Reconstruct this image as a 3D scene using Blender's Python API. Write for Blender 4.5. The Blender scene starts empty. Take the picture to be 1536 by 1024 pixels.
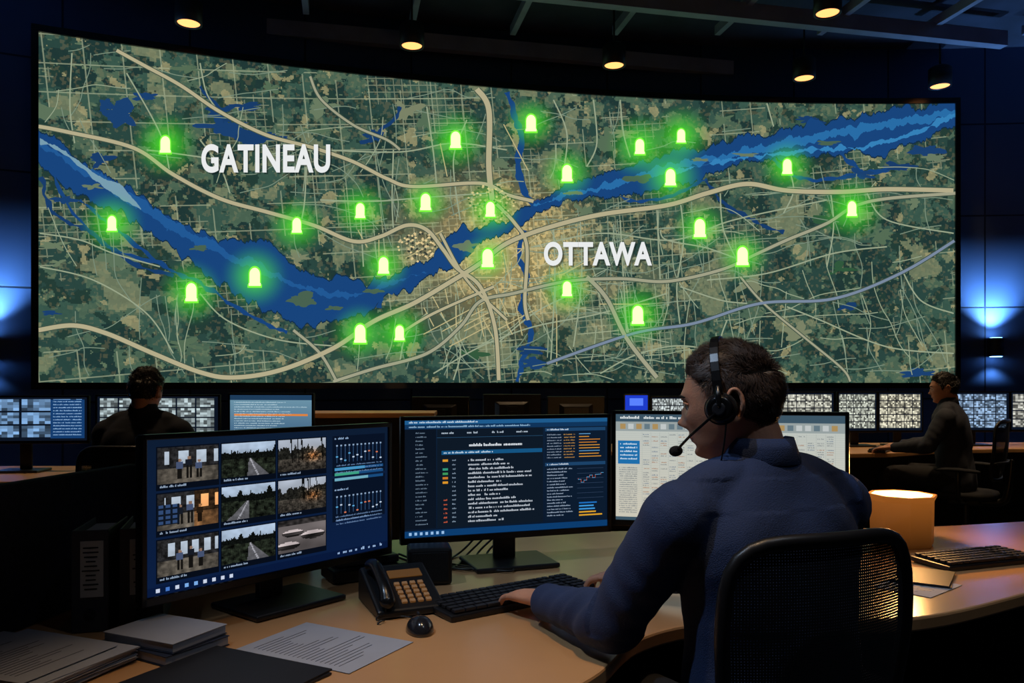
import bpy, bmesh, math, random
import numpy as np
from mathutils import Vector, Matrix, noise, Euler
random.seed(11)
sc = bpy.context.scene
COL = sc.collection

# ------------------------------------------------------------------ helpers
def l1(c):
    c = c/255.0
    return c/12.92 if c <= 0.04045 else ((c+0.055)/1.055)**2.4
def lin(c, a=1.0):
    return (l1(c[0]), l1(c[1]), l1(c[2]), a)

def mat(name, col, rough=0.6, metal=0.0, nscale=0, namt=0.0, bump=0.0, bscale=60, emit=None, estr=0, spec=0.5, coat=0, sheen=0):
    m = bpy.data.materials.new(name); m.use_nodes = True
    nt = m.node_tree; b = nt.nodes['Principled BSDF']
    c = lin(col)
    b.inputs['Base Color'].default_value = c
    b.inputs['Roughness'].default_value = rough
    b.inputs['Metallic'].default_value = metal
    b.inputs['Specular IOR Level'].default_value = spec
    b.inputs['Coat Weight'].default_value = coat
    b.inputs['Sheen Weight'].default_value = sheen
    if emit:
        b.inputs['Emission Color'].default_value = lin(emit)
        b.inputs['Emission Strength'].default_value = estr
    tc = nt.nodes.new('ShaderNodeTexCoord')
    if nscale:
        n = nt.nodes.new('ShaderNodeTexNoise'); n.inputs['Scale'].default_value = nscale
        n.inputs['Detail'].default_value = 4
        nt.links.new(tc.outputs['Object'], n.inputs['Vector'])
        r = nt.nodes.new('ShaderNodeValToRGB')
        r.color_ramp.elements[0].position = 0.3; r.color_ramp.elements[1].position = 0.7
        r.color_ramp.elements[0].color = tuple(x*(1-namt) for x in c[:3])+(1,)
        r.color_ramp.elements[1].color = tuple(min(1, x*(1+namt)) for x in c[:3])+(1,)
        nt.links.new(n.outputs['Fac'], r.inputs['Fac'])
        nt.links.new(r.outputs['Color'], b.inputs['Base Color'])
    if bump:
        n2 = nt.nodes.new('ShaderNodeTexNoise'); n2.inputs['Scale'].default_value = bscale
        n2.inputs['Detail'].default_value = 5
        nt.links.new(tc.outputs['Object'], n2.inputs['Vector'])
        bp = nt.nodes.new('ShaderNodeBump'); bp.inputs['Strength'].default_value = bump
        bp.inputs['Distance'].default_value = 0.01
        nt.links.new(n2.outputs['Fac'], bp.inputs['Height'])
        nt.links.new(bp.outputs['Normal'], b.inputs['Normal'])
    return m

def link(o, parent=None):
    COL.objects.link(o)
    if parent: o.parent = parent
    return o
def empty(name, loc=(0, 0, 0), yaw=0):
    o = bpy.data.objects.new(name, None); o.empty_display_size = 0.1
    o.location = loc; o.rotation_euler = (0, 0, yaw)
    COL.objects.link(o); return o
def meshobj(name, verts, faces, m, parent=None, smooth=False):
    me = bpy.data.meshes.new(name); me.from_pydata([tuple(v) for v in verts], [], faces); me.update()
    if m: me.materials.append(m)
    if smooth:
        for p in me.polygons: p.use_smooth = True
    return link(bpy.data.objects.new(name, me), parent)
def bmobj(name, bm, m, parent=None, smooth=False, bevel=0, seg=2):
    me = bpy.data.meshes.new(name); bm.normal_update(); bm.to_mesh(me); bm.free()
    if m: me.materials.append(m)
    o = link(bpy.data.objects.new(name, me), parent)
    if smooth:
        for p in me.polygons: p.use_smooth = True
    if bevel:
        md = o.modifiers.new('bevel', 'BEVEL'); md.width = bevel; md.segments = seg; md.limit_method = 'ANGLE'
        md.angle_limit = math.radians(40)
    return o
def bm_box(bm, c, s, M=None, taper=1.0):
    vs = []
    for z in (-.5, .5):
        k = taper if z > 0 else 1
        for x, y in ((-.5, -.5), (.5, -.5), (.5, .5), (-.5, .5)):
            v = Vector((x*s[0]*k, y*s[1]*k, z*s[2]))
            if M: v = M @ v
            vs.append(bm.verts.new(v+Vector(c)))
    for f in ((3, 2, 1, 0), (4, 5, 6, 7), (0, 1, 5, 4), (1, 2, 6, 5), (2, 3, 7, 6), (3, 0, 4, 7)):
        bm.faces.new([vs[i] for i in f])
def box(name, c, s, m, parent=None, bevel=0.003, rot=None, taper=1.0):
    bm = bmesh.new(); bm_box(bm, (0, 0, 0), s, None, taper)
    o = bmobj(name, bm, m, parent, bevel=bevel); o.location = c
    if rot: o.rotation_euler = rot
    return o
def boxes(name, lst, m, parent=None, bevel=0.003):
    bm = bmesh.new()
    for it in lst:
        M = Euler(it[2]).to_matrix() if len(it) > 2 else None
        bm_box(bm, it[0], it[1], M)
    return bmobj(name, bm, m, parent, bevel=bevel)
def frames(pts):
    pts = [Vector(p) for p in pts]; n = len(pts); out = []
    up = None
    for i in range(n):
        t = (pts[min(i+1, n-1)]-pts[max(i-1, 0)]).normalized()
        if up is None:
            up = Vector((0, 0, 1)) if abs(t.z) < .9 else Vector((0, 1, 0))
        u = (up - t*up.dot(t)).normalized(); up = u
        out.append((t, u, t.cross(u)))
    return out
def bm_loft(bm, rings):
    R = []
    for r in rings: R.append([bm.verts.new(v) for v in r])
    n = len(R[0])
    for a, b in zip(R[:-1], R[1:]):
        for i in range(n):
            bm.faces.new((a[i], a[(i+1) % n], b[(i+1) % n], b[i]))
    bm.faces.new(R[0][::-1]); bm.faces.new(R[-1])
def catmull(P, n=8):
    P = [np.array(p, float) for p in P]; out = []
    for i in range(len(P)-1):
        p0 = P[max(i-1, 0)]; p1 = P[i]; p2 = P[i+1]; p3 = P[min(i+2, len(P)-1)]
        for j in range(n):
            t = j/n
            out.append(0.5*((2*p1)+(-p0+p2)*t+(2*p0-5*p1+4*p2-p3)*t*t+(-p0+3*p1-3*p2+p3)*t**3))
    out.append(P[-1]); return out
def bm_chain(bm, pts, rad, n=8, seg=20, flat=1.0, round_ends=True):
    Q = catmull([tuple(p)+(r,) for p, r in zip(pts, rad)], n)
    P = [Vector(q[:3]) for q in Q]; rr = [q[3] for q in Q]
    fr = frames(P); rings = []
    def ring(c, f, r): return [c+f[1]*math.sin(a)*r*flat+f[2]*math.cos(a)*r for a in [2*math.pi*k/seg for k in range(seg)]]
    if round_ends:
        for a in (85, 60, 30):
            q = math.radians(a); rings.append(ring(P[0]-fr[0][0]*rr[0]*math.sin(q), fr[0], rr[0]*math.cos(q)))
    for p, f, r in zip(P, fr, rr): rings.append(ring(p, f, r))
    if round_ends:
        for a in (30, 60, 85):
            q = math.radians(a); rings.append(ring(P[-1]+fr[-1][0]*rr[-1]*math.sin(q), fr[-1], rr[-1]*math.cos(q)))
    bm_loft(bm, rings)
def tube(name, pts, r, m, parent=None, n=8, seg=12, rad=None):
    bm = bmesh.new(); bm_chain(bm, pts, rad or [r]*len(pts), n, seg)
    return bmobj(name, bm, m, parent, smooth=True)
def cyl(name, p0, p1, r0, r1, m, parent=None, seg=32, bevel=0.002):
    bm = bmesh.new(); P = [Vector(p0), Vector(p1)]; f = frames(P)[0]
    bm_loft(bm, [[c+f[1]*math.sin(2*math.pi*k/seg)*r+f[2]*math.cos(2*math.pi*k/seg)*r for k in range(seg)] for c, r in ((P[0], r0), (P[1], r1))])
    o = bmobj(name, bm, m, parent, smooth=False, bevel=bevel)
    for p in o.data.polygons: p.use_smooth = len(p.vertices) == 4
    return o
def bm_ell(bm, c, s, M=None, u=24, v=16):
    mm = Matrix.Translation(Vector(c)) @ (M.to_4x4() if M else Matrix.Identity(4)) @ Matrix.Diagonal((s[0], s[1], s[2], 1))
    bmesh.ops.create_uvsphere(bm, u_segments=u, v_segments=v, radius=1, matrix=mm)
def ell(name, c, s, m, parent=None, M=None, u=24, v=16):
    bm = bmesh.new(); bm_ell(bm, c, s, M, u, v); return bmobj(name, bm, m, parent, smooth=True)
def slab(name, outline, z0, z1, m, parent=None, bevel=.006):
    bm = bmesh.new()
    a = [bm.verts.new((p[0], p[1], z0)) for p in outline]; b = [bm.verts.new((p[0], p[1], z1)) for p in outline]
    n = len(a)
    for i in range(n): bm.faces.new((a[i], a[(i+1) % n], b[(i+1) % n], b[i]))
    bm.faces.new(a[::-1]); bm.faces.new(b)
    bmesh.ops.recalc_face_normals(bm, faces=bm.faces)
    return bmobj(name, bm, m, parent, bevel=bevel)
def bake(o, voxel, smooth_it=4, fac=.5):
    md = o.modifiers.new('r', 'REMESH'); md.mode = 'VOXEL'; md.voxel_size = voxel; md.use_smooth_shade = True
    s = o.modifiers.new('s', 'SMOOTH'); s.factor = fac; s.iterations = smooth_it
    dg = bpy.context.evaluated_depsgraph_get(); dg.update()
    me = bpy.data.meshes.new_from_object(o.evaluated_get(dg))
    mats = list(o.data.materials); o.modifiers.clear(); o.data = me
    me.materials.clear()
    for m in mats: me.materials.append(m)
    for p in me.polygons: p.use_smooth = True
    return o

# ------------------------------------------------------------------ display material + canvas
def display_mat(name, strength=1.0):
    m = bpy.data.materials.new(name); m.use_nodes = True; nt = m.node_tree
    for n in list(nt.nodes): nt.nodes.remove(n)
    out = nt.nodes.new('ShaderNodeOutputMaterial'); at = nt.nodes.new('ShaderNodeAttribute'); at.attribute_name = 'Col'
    em = nt.nodes.new('ShaderNodeEmission'); tr = nt.nodes.new('ShaderNodeBsdfTransparent'); mx = nt.nodes.new('ShaderNodeMixShader')
    em.inputs['Strength'].default_value = strength
    nt.links.new(at.outputs['Color'], em.inputs['Color']); nt.links.new(at.outputs['Alpha'], mx.inputs['Fac'])
    nt.links.new(tr.outputs[0], mx.inputs[1]); nt.links.new(em.outputs[0], mx.inputs[2]); nt.links.new(mx.outputs[0], out.inputs['Surface'])
    return m
M_DISP = display_mat('display_pixels', 1.0)
M_MAPD = display_mat('map_artwork', 1.0)
class Canvas:
    def __init__(s): s.v = []; s.f = []; s.c = []
    def poly(s, pts, col):
        b = len(s.v); s.v += [tuple(p) for p in pts]; s.f.append(tuple(range(b, b+len(pts))))
        if isinstance(col[0], (tuple, list)): s.c += list(col)
        else: s.c += [col]*len(pts)
    def obj(s, name, m, parent=None):
        me = bpy.data.meshes.new(name); me.from_pydata(s.v, [], s.f); me.update()
        a = me.color_attributes.new('Col', 'FLOAT_COLOR', 'POINT')
        a.data.foreach_set('color', np.array([x for c in s.c for x in c], dtype=np.float32))
        me.materials.append(m); return link(bpy.data.objects.new(name, me), parent)
class Screen(Canvas):
    """fractions: x 0..1 left-right, y 0..1 top-bottom, on plane facing -Y, centre 0"""
    def __init__(s, W, H): super().__init__(); s.W = W; s.H = H
    def P(s, x, y, L): return ((x-.5)*s.W, -0.0004*L, (.5-y)*s.H)
    def rect(s, x0, y0, x1, y1, col, L=1, a=1.0):
        s.poly([s.P(x0, y1, L), s.P(x1, y1, L), s.P(x1, y0, L), s.P(x0, y0, L)], lin(col, a))
    def grad(s, x0, y0, x1, y1, ct, cb, L=1):
        s.poly([s.P(x0, y1, L), s.P(x1, y1, L), s.P(x1, y0, L), s.P(x0, y0, L)], [lin(cb), lin(cb), lin(ct), lin(ct)])
    def text(s, x0, y, x1, h, col, L=3, dens=.8):
        x = x0
        while x < x1:
            w = random.uniform(.25, .5)*h*s.H/s.W
            if random.random() < .15: x += w; continue
            if x+w > x1: break
            hh = h*random.choice([.45, .5, .5, .75])
            s.rect(x, y+(h*.8-hh), x+w*.7, y+h*.8, col, L); x += w
    def photo(s, x0, y0, x1, y1, kind, L=2, nx=54, ny=36, seed=0):
        ox = seed*7.3
        N = lambda a, b, c=0: noise.noise(Vector((a+ox, b, c+seed)))
        trunks = [(random.uniform(.05, .95), random.uniform(.006, .018)) for _ in range(5)]
        for j in range(ny):
            for i in range(nx):
                u = (i+.5)/nx; v = (j+.5)/ny
                n1 = N(u*3, v*3); n2 = N(u*11, v*9); n3 = N(u*34, v*24); tt = (1, 1, 1.05)
                if kind in (1, 4, 7):      # road landscape with conifers
                    hor = .42+.05*n1; tree = hor-.12-.34*max(0, N(u*9, 0))-.18*max(0, N(u*34, 1))
                    if v < tree: g = 205-90*v+30*n1+14*n2; tt = (.9, 1, 1.12)
                    elif v < hor+.05: g = 16+16*n3; tt = (.8, 1, .9)
                    else:
                        c_ = .5+(v-.42)*(-.35 if kind == 4 else .3); wd = (v-.42)*.36
                        if abs(u-c_) < wd: g = 118-30*v+22*n2+10*n3; g += 70*(abs(abs(u-c_)-wd*.06) < .008)
                        else: g = 34+40*n2+26*n3; tt = (.85, 1, .78)
                elif kind in (2, 5):       # woodland at dusk with warm-lit scrub
                    tree = .25+.35*max(0, N(u*6, 0))+.15*N(u*22, 1)
                    if v < tree: g = 190-60*v+25*n1; tt = (.95, 1, 1.08)
                    elif v < .62: g = 26+34*max(0, n2)+26*n3; tt = (1, 1, .9)
                    else: g = 58+36*n2+34*n3-40*(v-.6); tt = (1.08, 1, .9)
                    wf = math.exp(-((u-.72)/.20)**2-((v-.55)/.17)**2)
                    g += wf*150*max(0, .35+n3+n2*.7); tt = tuple(a*(1-wf)+b*wf for a, b in zip(tt, (1.3, .85, .5)))
                    if any(abs(u-a-.04*(v-.5)) < b for a, b in trunks) and v < .75: g = 14
                elif kind == 8:            # parked cars
                    g = 120-40*v+20*n1
                    for cx, cy, r in ((.3, .42, .22), (.72, .55, .26), (.2, .8, .24)):
                        e = ((u-cx)/r)**2+((v-cy)/(r*.52))**2
                        if e < 1: g = (205 if v < cy-.03 else 46)+50*n1; g = 24 if .06 < v-cy < .10 else g
                    if v < .18: g = 45+40*n2
                    tt = (1.05, .98, .98)
                else:                      # room with windows, floor and standing people
                    g = 40+26*n2+16*n3-12*v
                    if .10 < v < .46 and (u*(3.0+.3*seed)+.37*seed) % 1 > .45 and u > .12: g = 215-60*v+14*n2; tt = (.93, 1, 1.08)
                    if v > .58: g = 104-70*abs(u-.5)+36*n2+14*n3; tt = (1.05, .98, .88)
                    for k_, (a, h_) in enumerate(((.3, .34), (.5, .40), (.72, .3))):
                        a2 = a+.06*math.sin(seed*2+k_); top = .72-h_
                        if ((u-a2)/.028)**2+((v-top)/.045)**2 < 1: g = 120; tt = (1.2, .95, .8)
                        elif top+.04 < v < top+.22 and abs(u-a2) < .055: g = 30+60*((seed+k_) % 2); tt = (.8, .95, 1.3)
                        elif top+.22 <= v < .88 and .006 < abs(u-a2) < .042: g = 20
                    if kind == 3 and u < .36 and .3 < v < .85: g = 26+60*(abs((u*9) % 1-.5) < .3)*(abs((v*7) % 1-.5) < .3); tt = (.6, .9, 1.4)
                    if kind == 3 and u > .6: tt = (1.35, .95, .6)
                g = max(4, min(250, g*.95))
                c = tuple(max(0, min(255, g*t)) for t in tt)
                s.rect(x0+(x1-x0)*i/nx, y0+(y1-y0)*j/ny, x0+(x1-x0)*(i+1)/nx, y0+(y1-y0)*(j+1)/ny, c, L)

# ------------------------------------------------------------------ materials
M_blackpl = mat('black_plastic', (22, 23, 26), .38, nscale=20, namt=.15)
M_bezel = mat('bezel_plastic', (12, 13, 15), .3)
M_darkmetal = mat('dark_metal', (50, 54, 62), .45, .6, nscale=8, namt=.2)
M_ceil = mat('ceiling_paint', (56, 66, 88), .85, nscale=2, namt=.3)
M_beam = mat('beam_paint', (144, 158, 186), .6, .1, nscale=3, namt=.15)
M_floor = mat('carpet', (34, 38, 50), .95, nscale=30, namt=.3, bump=.3, bscale=200)
M_desk = mat('desk_laminate', (196, 150, 104), .24, nscale=3, namt=.06, bump=.02, bscale=300, spec=.55)
M_deskbg = mat('background_desk_laminate', (204, 156, 104), .4, nscale=3, namt=.08)
M_deskunder = mat('desk_panel', (28, 30, 36), .6, nscale=4, namt=.2)
M_fabricpanel = mat('partition_fabric', (38, 42, 54), .95, nscale=60, namt=.25, bump=.3, bscale=300)
M_paper = mat('paper', (158, 164, 178), .8, nscale=10, namt=.05)
M_folder = mat('folder', (20, 23, 31), .5, nscale=8, namt=.15)
M_skin = mat('skin', (210, 152, 122), .5, nscale=22, namt=.08, bump=.12, bscale=240)
M_skin.node_tree.nodes['Principled BSDF'].inputs['Subsurface Weight'].default_value = .12
M_skin.node_tree.nodes['Principled BSDF'].inputs['Subsurface Radius'].default_value = (.012, .005, .003)
M_shirt = mat('navy_shirt', (28, 50, 92), .8, nscale=10, namt=.14, bump=.3, bscale=420, sheen=.05)
M_shirtbg = mat('dark_shirt', (30, 38, 54), .85, nscale=14, namt=.2)
M_shirtbg2 = mat('grey_shirt', (46, 52, 66), .85, nscale=14, namt=.2)
M_pants = mat('dark_trousers', (20, 22, 28), .85, nscale=20, namt=.2)
M_shoe = mat('shoe_leather', (14, 13, 13), .4)
M_eye = mat('eye', (225, 222, 218), .2)
M_iris = mat('iris', (50, 60, 60), .2)
M_lip = mat('lip', (170, 104, 92), .5)
M_rubber = mat('headset_plastic', (18, 19, 22), .25)
M_foam = mat('foam', (13, 13, 15), .95, bump=.5, bscale=600)
M_key = mat('keycap', (30, 32, 38), .45)
M_white = mat('white_label', (190, 190, 188), .7)
M_mouse = mat('mouse_plastic', (34, 35, 40), .2, coat=.5)

def hair_mat(name, col):
    m = mat(name, col, .45); nt = m.node_tree; b = nt.nodes['Principled BSDF']
    g = nt.nodes.new('ShaderNodeNewGeometry'); r = nt.nodes.new('ShaderNodeValToRGB')
    c = lin(col)
    r.color_ramp.elements[0].color = tuple(x*.3 for x in c[:3])+(1,); r.color_ramp.elements[1].color = tuple(x*2.2 for x in c[:3])+(1,)
    nt.links.new(g.outputs['Random Per Island'], r.inputs['Fac']); nt.links.new(r.outputs['Color'], b.inputs['Base Color'])
    return m
M_hair = hair_mat('brown_hair', (62, 46, 37)); M_hairbg = hair_mat('dark_hair', (24, 22, 22))
M_haircap = mat('hair_roots', (22, 17, 14), .95, nscale=60, namt=.4); M_haircapbg = mat('hair_roots_dark', (14, 13, 14), .8)

# ------------------------------------------------------------------ camera
CAMZ = 1.3
cam = bpy.data.cameras.new('camera'); camo = bpy.data.objects.new('camera', cam); COL.objects.link(camo)
camo.location = (0, 0, CAMZ); camo.rotation_euler = (math.pi/2, 0, 0)
cam.lens = 28.125; cam.sensor_width = 36; cam.shift_y = 63/1536; cam.clip_start = .05
sc.camera = camo
sc.view_settings.view_transform = 'Standard'
sc.view_settings.look = 'None'
w = bpy.data.worlds.new('world'); sc.world = w; w.use_nodes = True
w.node_tree.nodes['Background'].inputs[0].default_value = (.01, .018, .04, 1); w.node_tree.nodes['Background'].inputs[1].default_value = .2

# ------------------------------------------------------------------ room shell
A_, B_, C_ = 9.7965, .2184, -.02286
def YW(x): return A_+B_*x+C_*x*x
def wall_uv(o, us):
    me = o.data; uv = me.uv_layers.new(name='UVMap')
    for p in me.polygons:
        for li in p.loop_indices:
            vi = me.loops[li].vertex_index
            uv.data[li].uv = us[vi]
def panel_mat(name, col, bw=1.25, bh=1.2):
    m = mat(name, col, .55); nt = m.node_tree; b = nt.nodes['Principled BSDF']
    tc = nt.nodes.new('ShaderNodeUVMap'); br = nt.nodes.new('ShaderNodeTexBrick')
    br.offset = 0; br.inputs['Scale'].default_value = 1; br.inputs['Brick Width'].default_value = bw; br.inputs['Row Height'].default_value = bh
    br.inputs['Mortar Size'].default_value = .012; br.inputs['Mortar Smooth'].default_value = .3
    c = lin(col)
    br.inputs['Color1'].default_value = c; br.inputs['Color2'].default_value = tuple(x*.85 for x in c[:3])+(1,)
    br.inputs['Mortar'].default_value = tuple(x*.15 for x in c[:3])+(1,)
    nt.links.new(tc.outputs[0], br.inputs['Vector']); nt.links.new(br.outputs['Color'], b.inputs['Base Color'])
    bp = nt.nodes.new('ShaderNodeBump'); bp.inputs['Strength'].default_value = .6; bp.inputs['Distance'].default_value = .02; bp.invert = True
    nt.links.new(br.outputs['Fac'], bp.inputs['Height']); nt.links.new(bp.outputs['Normal'], b.inputs['Normal'])
    return m
M_wall = panel_mat('wall_panels', (96, 118, 156))
CH = 5.7
XL, XR = -7.0, 9.0
def wallstrip(name, pts, z0, z1, m, thick=.15, flip=False):
    V = []; F = []; U = []; s = 0; prev = None
    for p in pts:
        if prev: s += math.hypot(p[0]-prev[0], p[1]-prev[1])
        prev = p
        V += [(p[0], p[1], z0), (p[0], p[1], z1)]; U += [(s, z0+.1), (s, z1+.1)]
    for i in range(len(pts)-1): F.append((2*i, 2*i+2, 2*i+3, 2*i+1))
    o = meshobj(name, V, F, m, None, True); wall_uv(o, U)
    sm = o.modifiers.new('solid', 'SOLIDIFY'); sm.thickness = thick; sm.offset = 1 if flip else -1
    return o
bw_pts = [(XL+(XR-XL)*i/60, YW(XL+(XR-XL)*i/60)+.22) for i in range(61)]
wallstrip('wall_back', bw_pts, 0, CH, M_wall)
wallstrip('wall_left', [(XL, -3), (XL, bw_pts[0][1])], 0, CH, M_wall)
wallstrip('wall_right', [(XR, bw_pts[-1][1]), (XR, -3)], 0, CH, M_wall)
wallstrip('wall_front', [(XR, -3), (XL, -3)], 0, CH, M_wall)
box('floor', ((XL+XR)/2, 3.9, -.05), (XR-XL+.3, 14.2, .1), M_floor, bevel=0)
box('ceiling', ((XL+XR)/2, 3.9, CH+.05), (XR-XL+.3, 14.2, .1), M_ceil, bevel=0)
def arcstrip(name, x0, x1, off, z0, z1, m, depth=.1, n=50):
    bm = bmesh.new(); R = []
    for i in range(n+1):
        x = x0+(x1-x0)*i/n; t = B_+2*C_*x; L = math.hypot(1, t); nx, ny = t/L, -1/L; y = YW(x)
        a = (x+nx*off, y+ny*off); b = (x+nx*(off-depth), y+ny*(off-depth))
        R.append([Vector((a[0], a[1], z0)), Vector((b[0], b[1], z0)), Vector((b[0], b[1], z1)), Vector((a[0], a[1], z1))])
    bm_loft(bm, R); bmesh.ops.recalc_face_normals(bm, faces=bm.faces)
    return bmobj(name, bm, m)
arcstrip('baseboard_back', XL+.1, XR-.1, -.17, 0, .12, M_bezel, .04)
ang = math.radians(12); cu = Vector((math.cos(ang), math.sin(ang), 0)); cv = Vector((-math.sin(ang), math.cos(ang), 0))
beams = empty('ceiling_beams')
lst = []
def clipbeam(o, d, wid, hgt, z):
    t0, t1 = -20, 20
    for k in range(2):
        lo = (XL+.1, -2.9)[k]; hi = (XR-.1, 9.6)[k]
        if abs(d[k]) < 1e-6: continue
        a, b = sorted(((lo-o[k])/d[k], (hi-o[k])/d[k])); t0 = max(t0, a); t1 = min(t1, b)
    if t1-t0 > .5:
        for _ in range(200):
            p = o+d*t1
            if p.y < YW(p.x)-.1: break
            t1 -= .05
        for _ in range(200):
            p = o+d*t0
            if p.y < YW(p.x)-.1: break
            t0 += .05
        c = o+d*((t0+t1)/2)
        lst.append(((c.x, c.y, z), (t1-t0, wid, hgt), (0, 0, math.atan2(d.y, d.x))))
for i in range(-3, 6): clipbeam(Vector((1.2, 8.6, 0))+cv*(-1.5*i), cu, .12, .18, 5.42)
boxes('main_beams', lst, M_beam, beams, .004); lst = []
for i in range(-6, 7): clipbeam(Vector((2.0, 6, 0))+cu*(1.2*i), cv, .07, .11, 5.53)
boxes('cross_beams', lst, M_beam, beams, .004)

# ------------------------------------------------------------------ video wall
SX0, SX1 = -4.85, 5.70; SZ0, SZ1 = 1.31, 4.9
vw = empty('video_wall_map_display')
o = arcstrip('housing', SX0-.06, SX1+.06, -.004, SZ0-.07, SZ1+.07, M_bezel, .2, 80); o.parent = vw
for nm, a, b in (('frame_top', SZ1, SZ1+.07), ('frame_bottom', SZ0-.07, SZ0)):
    o = arcstrip(nm, SX0-.06, SX1+.06, .03, a, b, M_bezel, .05, 80); o.parent = vw
for nm, a, b in (('frame_left', SX0-.06, SX0), ('frame_right', SX1, SX1+.06)):
    o = arcstrip(nm, a, b, .03, SZ0-.07, SZ1+.07, M_bezel, .05, 2); o.parent = vw

def map_material():
    m = bpy.data.materials.new('map_terrain'); m.use_nodes = True; nt = m.node_tree; N = nt.nodes; Lk = nt.links
    for n in list(N): N.remove(n)
    out = N.new('ShaderNodeOutputMaterial'); em = N.new('ShaderNodeEmission'); uv = N.new('ShaderNodeUVMap')
    def math_(op, a, b=None, clamp=False):
        n = N.new('ShaderNodeMath'); n.operation = op; n.use_clamp = clamp
        for i, v in enumerate((a, b)):
            if v is None: continue
            if isinstance(v, (int, float)): n.inputs[i].default_value = v
            else: Lk.new(v, n.inputs[i])
        return n.outputs[0]
    def vmath(op, a, b):
        n = N.new('ShaderNodeVectorMath'); n.operation = op; Lk.new(a, n.inputs[0])
        if isinstance(b, tuple): n.inputs[1].default_value = b
        else: Lk.new(b, n.inputs[1])
        return n.outputs[0]
    def nz(vec, scale, detail, off=0, rough=.5):
        n = N.new('ShaderNodeTexNoise'); n.inputs['Scale'].default_value = scale; n.inputs['Detail'].default_value = detail; n.inputs['Roughness'].default_value = rough
        Lk.new(vmath('ADD', vec, (off, off*.7, off)), n.inputs['Vector']); return n.outputs['Fac']
    def mix(f, a, b):
        n = N.new('ShaderNodeMix'); n.data_type = 'RGBA'
        if isinstance(f, (int, float)): n.inputs[0].default_value = f
        else: Lk.new(f, n.inputs[0])
        for i, v in ((6, a), (7, b)):
            if isinstance(v, tuple): n.inputs[i].default_value = v
            else: Lk.new(v, n.inputs[i])
        return n.outputs[2]
    snap = vmath('SNAP', uv.outputs[0], (.022, .022, .022)); snapf = vmath('SNAP', uv.outputs[0], (.013, .013, .013))
    base = mix(math_('GREATER_THAN', nz(snapf, 1.6, 6, 3), .5), lin((42, 70, 64)), lin((57, 87, 75)))
    base = mix(math_('GREATER_THAN', nz(snap, 2.4, 5, 9), .55), base, lin((31, 55, 53)))
    base = mix(math_('GREATER_THAN', nz(snapf, 3.0, 5, 19), .56), base, lin((76, 101, 82)))
    base = mix(math_('GREATER_THAN', nz(snapf, 6.5, 4, 29), .57), base, lin((35, 60, 53)))
    base = mix(math_('GREATER_THAN', nz(snapf, 9.0, 3, 39), .65), base, lin((94, 115, 90)))
    sep = N.new('ShaderNodeSeparateXYZ'); Lk.new(uv.outputs[0], sep.inputs[0])
    def urban(cx, cy, rx, ry):
        du = math_('DIVIDE', math_('SUBTRACT', sep.outputs[0], cx), rx); dv = math_('DIVIDE', math_('SUBTRACT', sep.outputs[1], cy), ry)
        return math_('SUBTRACT', 1.0, math_('ADD', math_('MULTIPLY', du, du), math_('MULTIPLY', dv, dv)), True)
    urb = urban(5.6, 1.7, 2.8, 1.25); core = urban(5.2, 1.6, 1.1, 1.0)
    tanf = math_('GREATER_THAN', math_('ADD', nz(snap, 1.7, 5, 31), math_('MULTIPLY', urb, .05)), .60)
    base = mix(math_('MULTIPLY', tanf, .8), base, lin((120, 130, 100)))
    tan2 = math_('GREATER_THAN', math_('ADD', nz(snapf, 4.0, 5, 51), math_('MULTIPLY', urb, .09)), .635)
    base = mix(math_('MULTIPLY', tan2, .75), base, lin((156, 152, 112)))
    vo = N.new('ShaderNodeTexVoronoi'); vo.inputs['Scale'].default_value = 28; vo.distance = 'CHEBYCHEV'; Lk.new(uv.outputs[0], vo.inputs['Vector'])
    sepc = N.new('ShaderNodeSeparateColor'); Lk.new(vo.outputs['Color'], sepc.inputs[0])
    base = mix(math_('MULTIPLY', math_('GREATER_THAN', sepc.outputs[0], .5), math_('ADD', math_('MULTIPLY', urb, .62), .14)), base, lin((40, 64, 57)))
    base = mix(math_('MULTIPLY', math_('GREATER_THAN', sepc.outputs[1], .78), math_('ADD', math_('MULTIPLY', core, .75), .07)), base, lin((214, 190, 130)))
    rot = N.new('ShaderNodeMapping'); rot.inputs['Rotation'].default_value = (0, 0, -.10); Lk.new(uv.outputs[0], rot.inputs[0])
    def grid(step, wd):
        s2 = N.new('ShaderNodeSeparateXYZ'); Lk.new(rot.outputs[0], s2.inputs[0])
        a = math_('LESS_THAN', math_('FRACT', math_('DIVIDE', s2.outputs[0], step)), wd)
        b = math_('LESS_THAN', math_('FRACT', math_('DIVIDE', s2.outputs[1], step*.8)), wd*1.25)
        return math_('MAXIMUM', a, b)
    gm = math_('GREATER_THAN', math_('ADD', nz(uv.outputs[0], 1.1, 2, 71), math_('MULTIPLY', urb, .12)), .59)
    base = mix(math_('MULTIPLY', math_('MULTIPLY', grid(.10, .11), gm), .34), base, lin((176, 184, 150)))
    gm2 = math_('GREATER_THAN', math_('ADD', nz(uv.outputs[0], .8, 2, 91), math_('MULTIPLY', urb, .12)), .53)
    base = mix(math_('MULTIPLY', math_('MULTIPLY', grid(.37, .036), gm2), .42), base, lin((180, 190, 156)))
    base = mix(math_('MULTIPLY', core, .2), base, lin((206, 180, 104)))
    Lk.new(base, em.inputs['Color']); em.inputs['Strength'].default_value = 1.0
    Lk.new(em.outputs[0], out.inputs['Surface'])
    return m
M_map = map_material()
V = []; F = []; U = []; n = 120; s = 0; px_ = None
for i in range(n+1):
    x = SX0+(SX1-SX0)*i/n; y = YW(x)
    if px_: s += math.hypot(x-px_[0], y-px_[1])
    px_ = (x, y)
    V += [(x, y, SZ0), (x, y, SZ1)]; U += [(s, 0), (s, SZ1-SZ0)]
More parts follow.
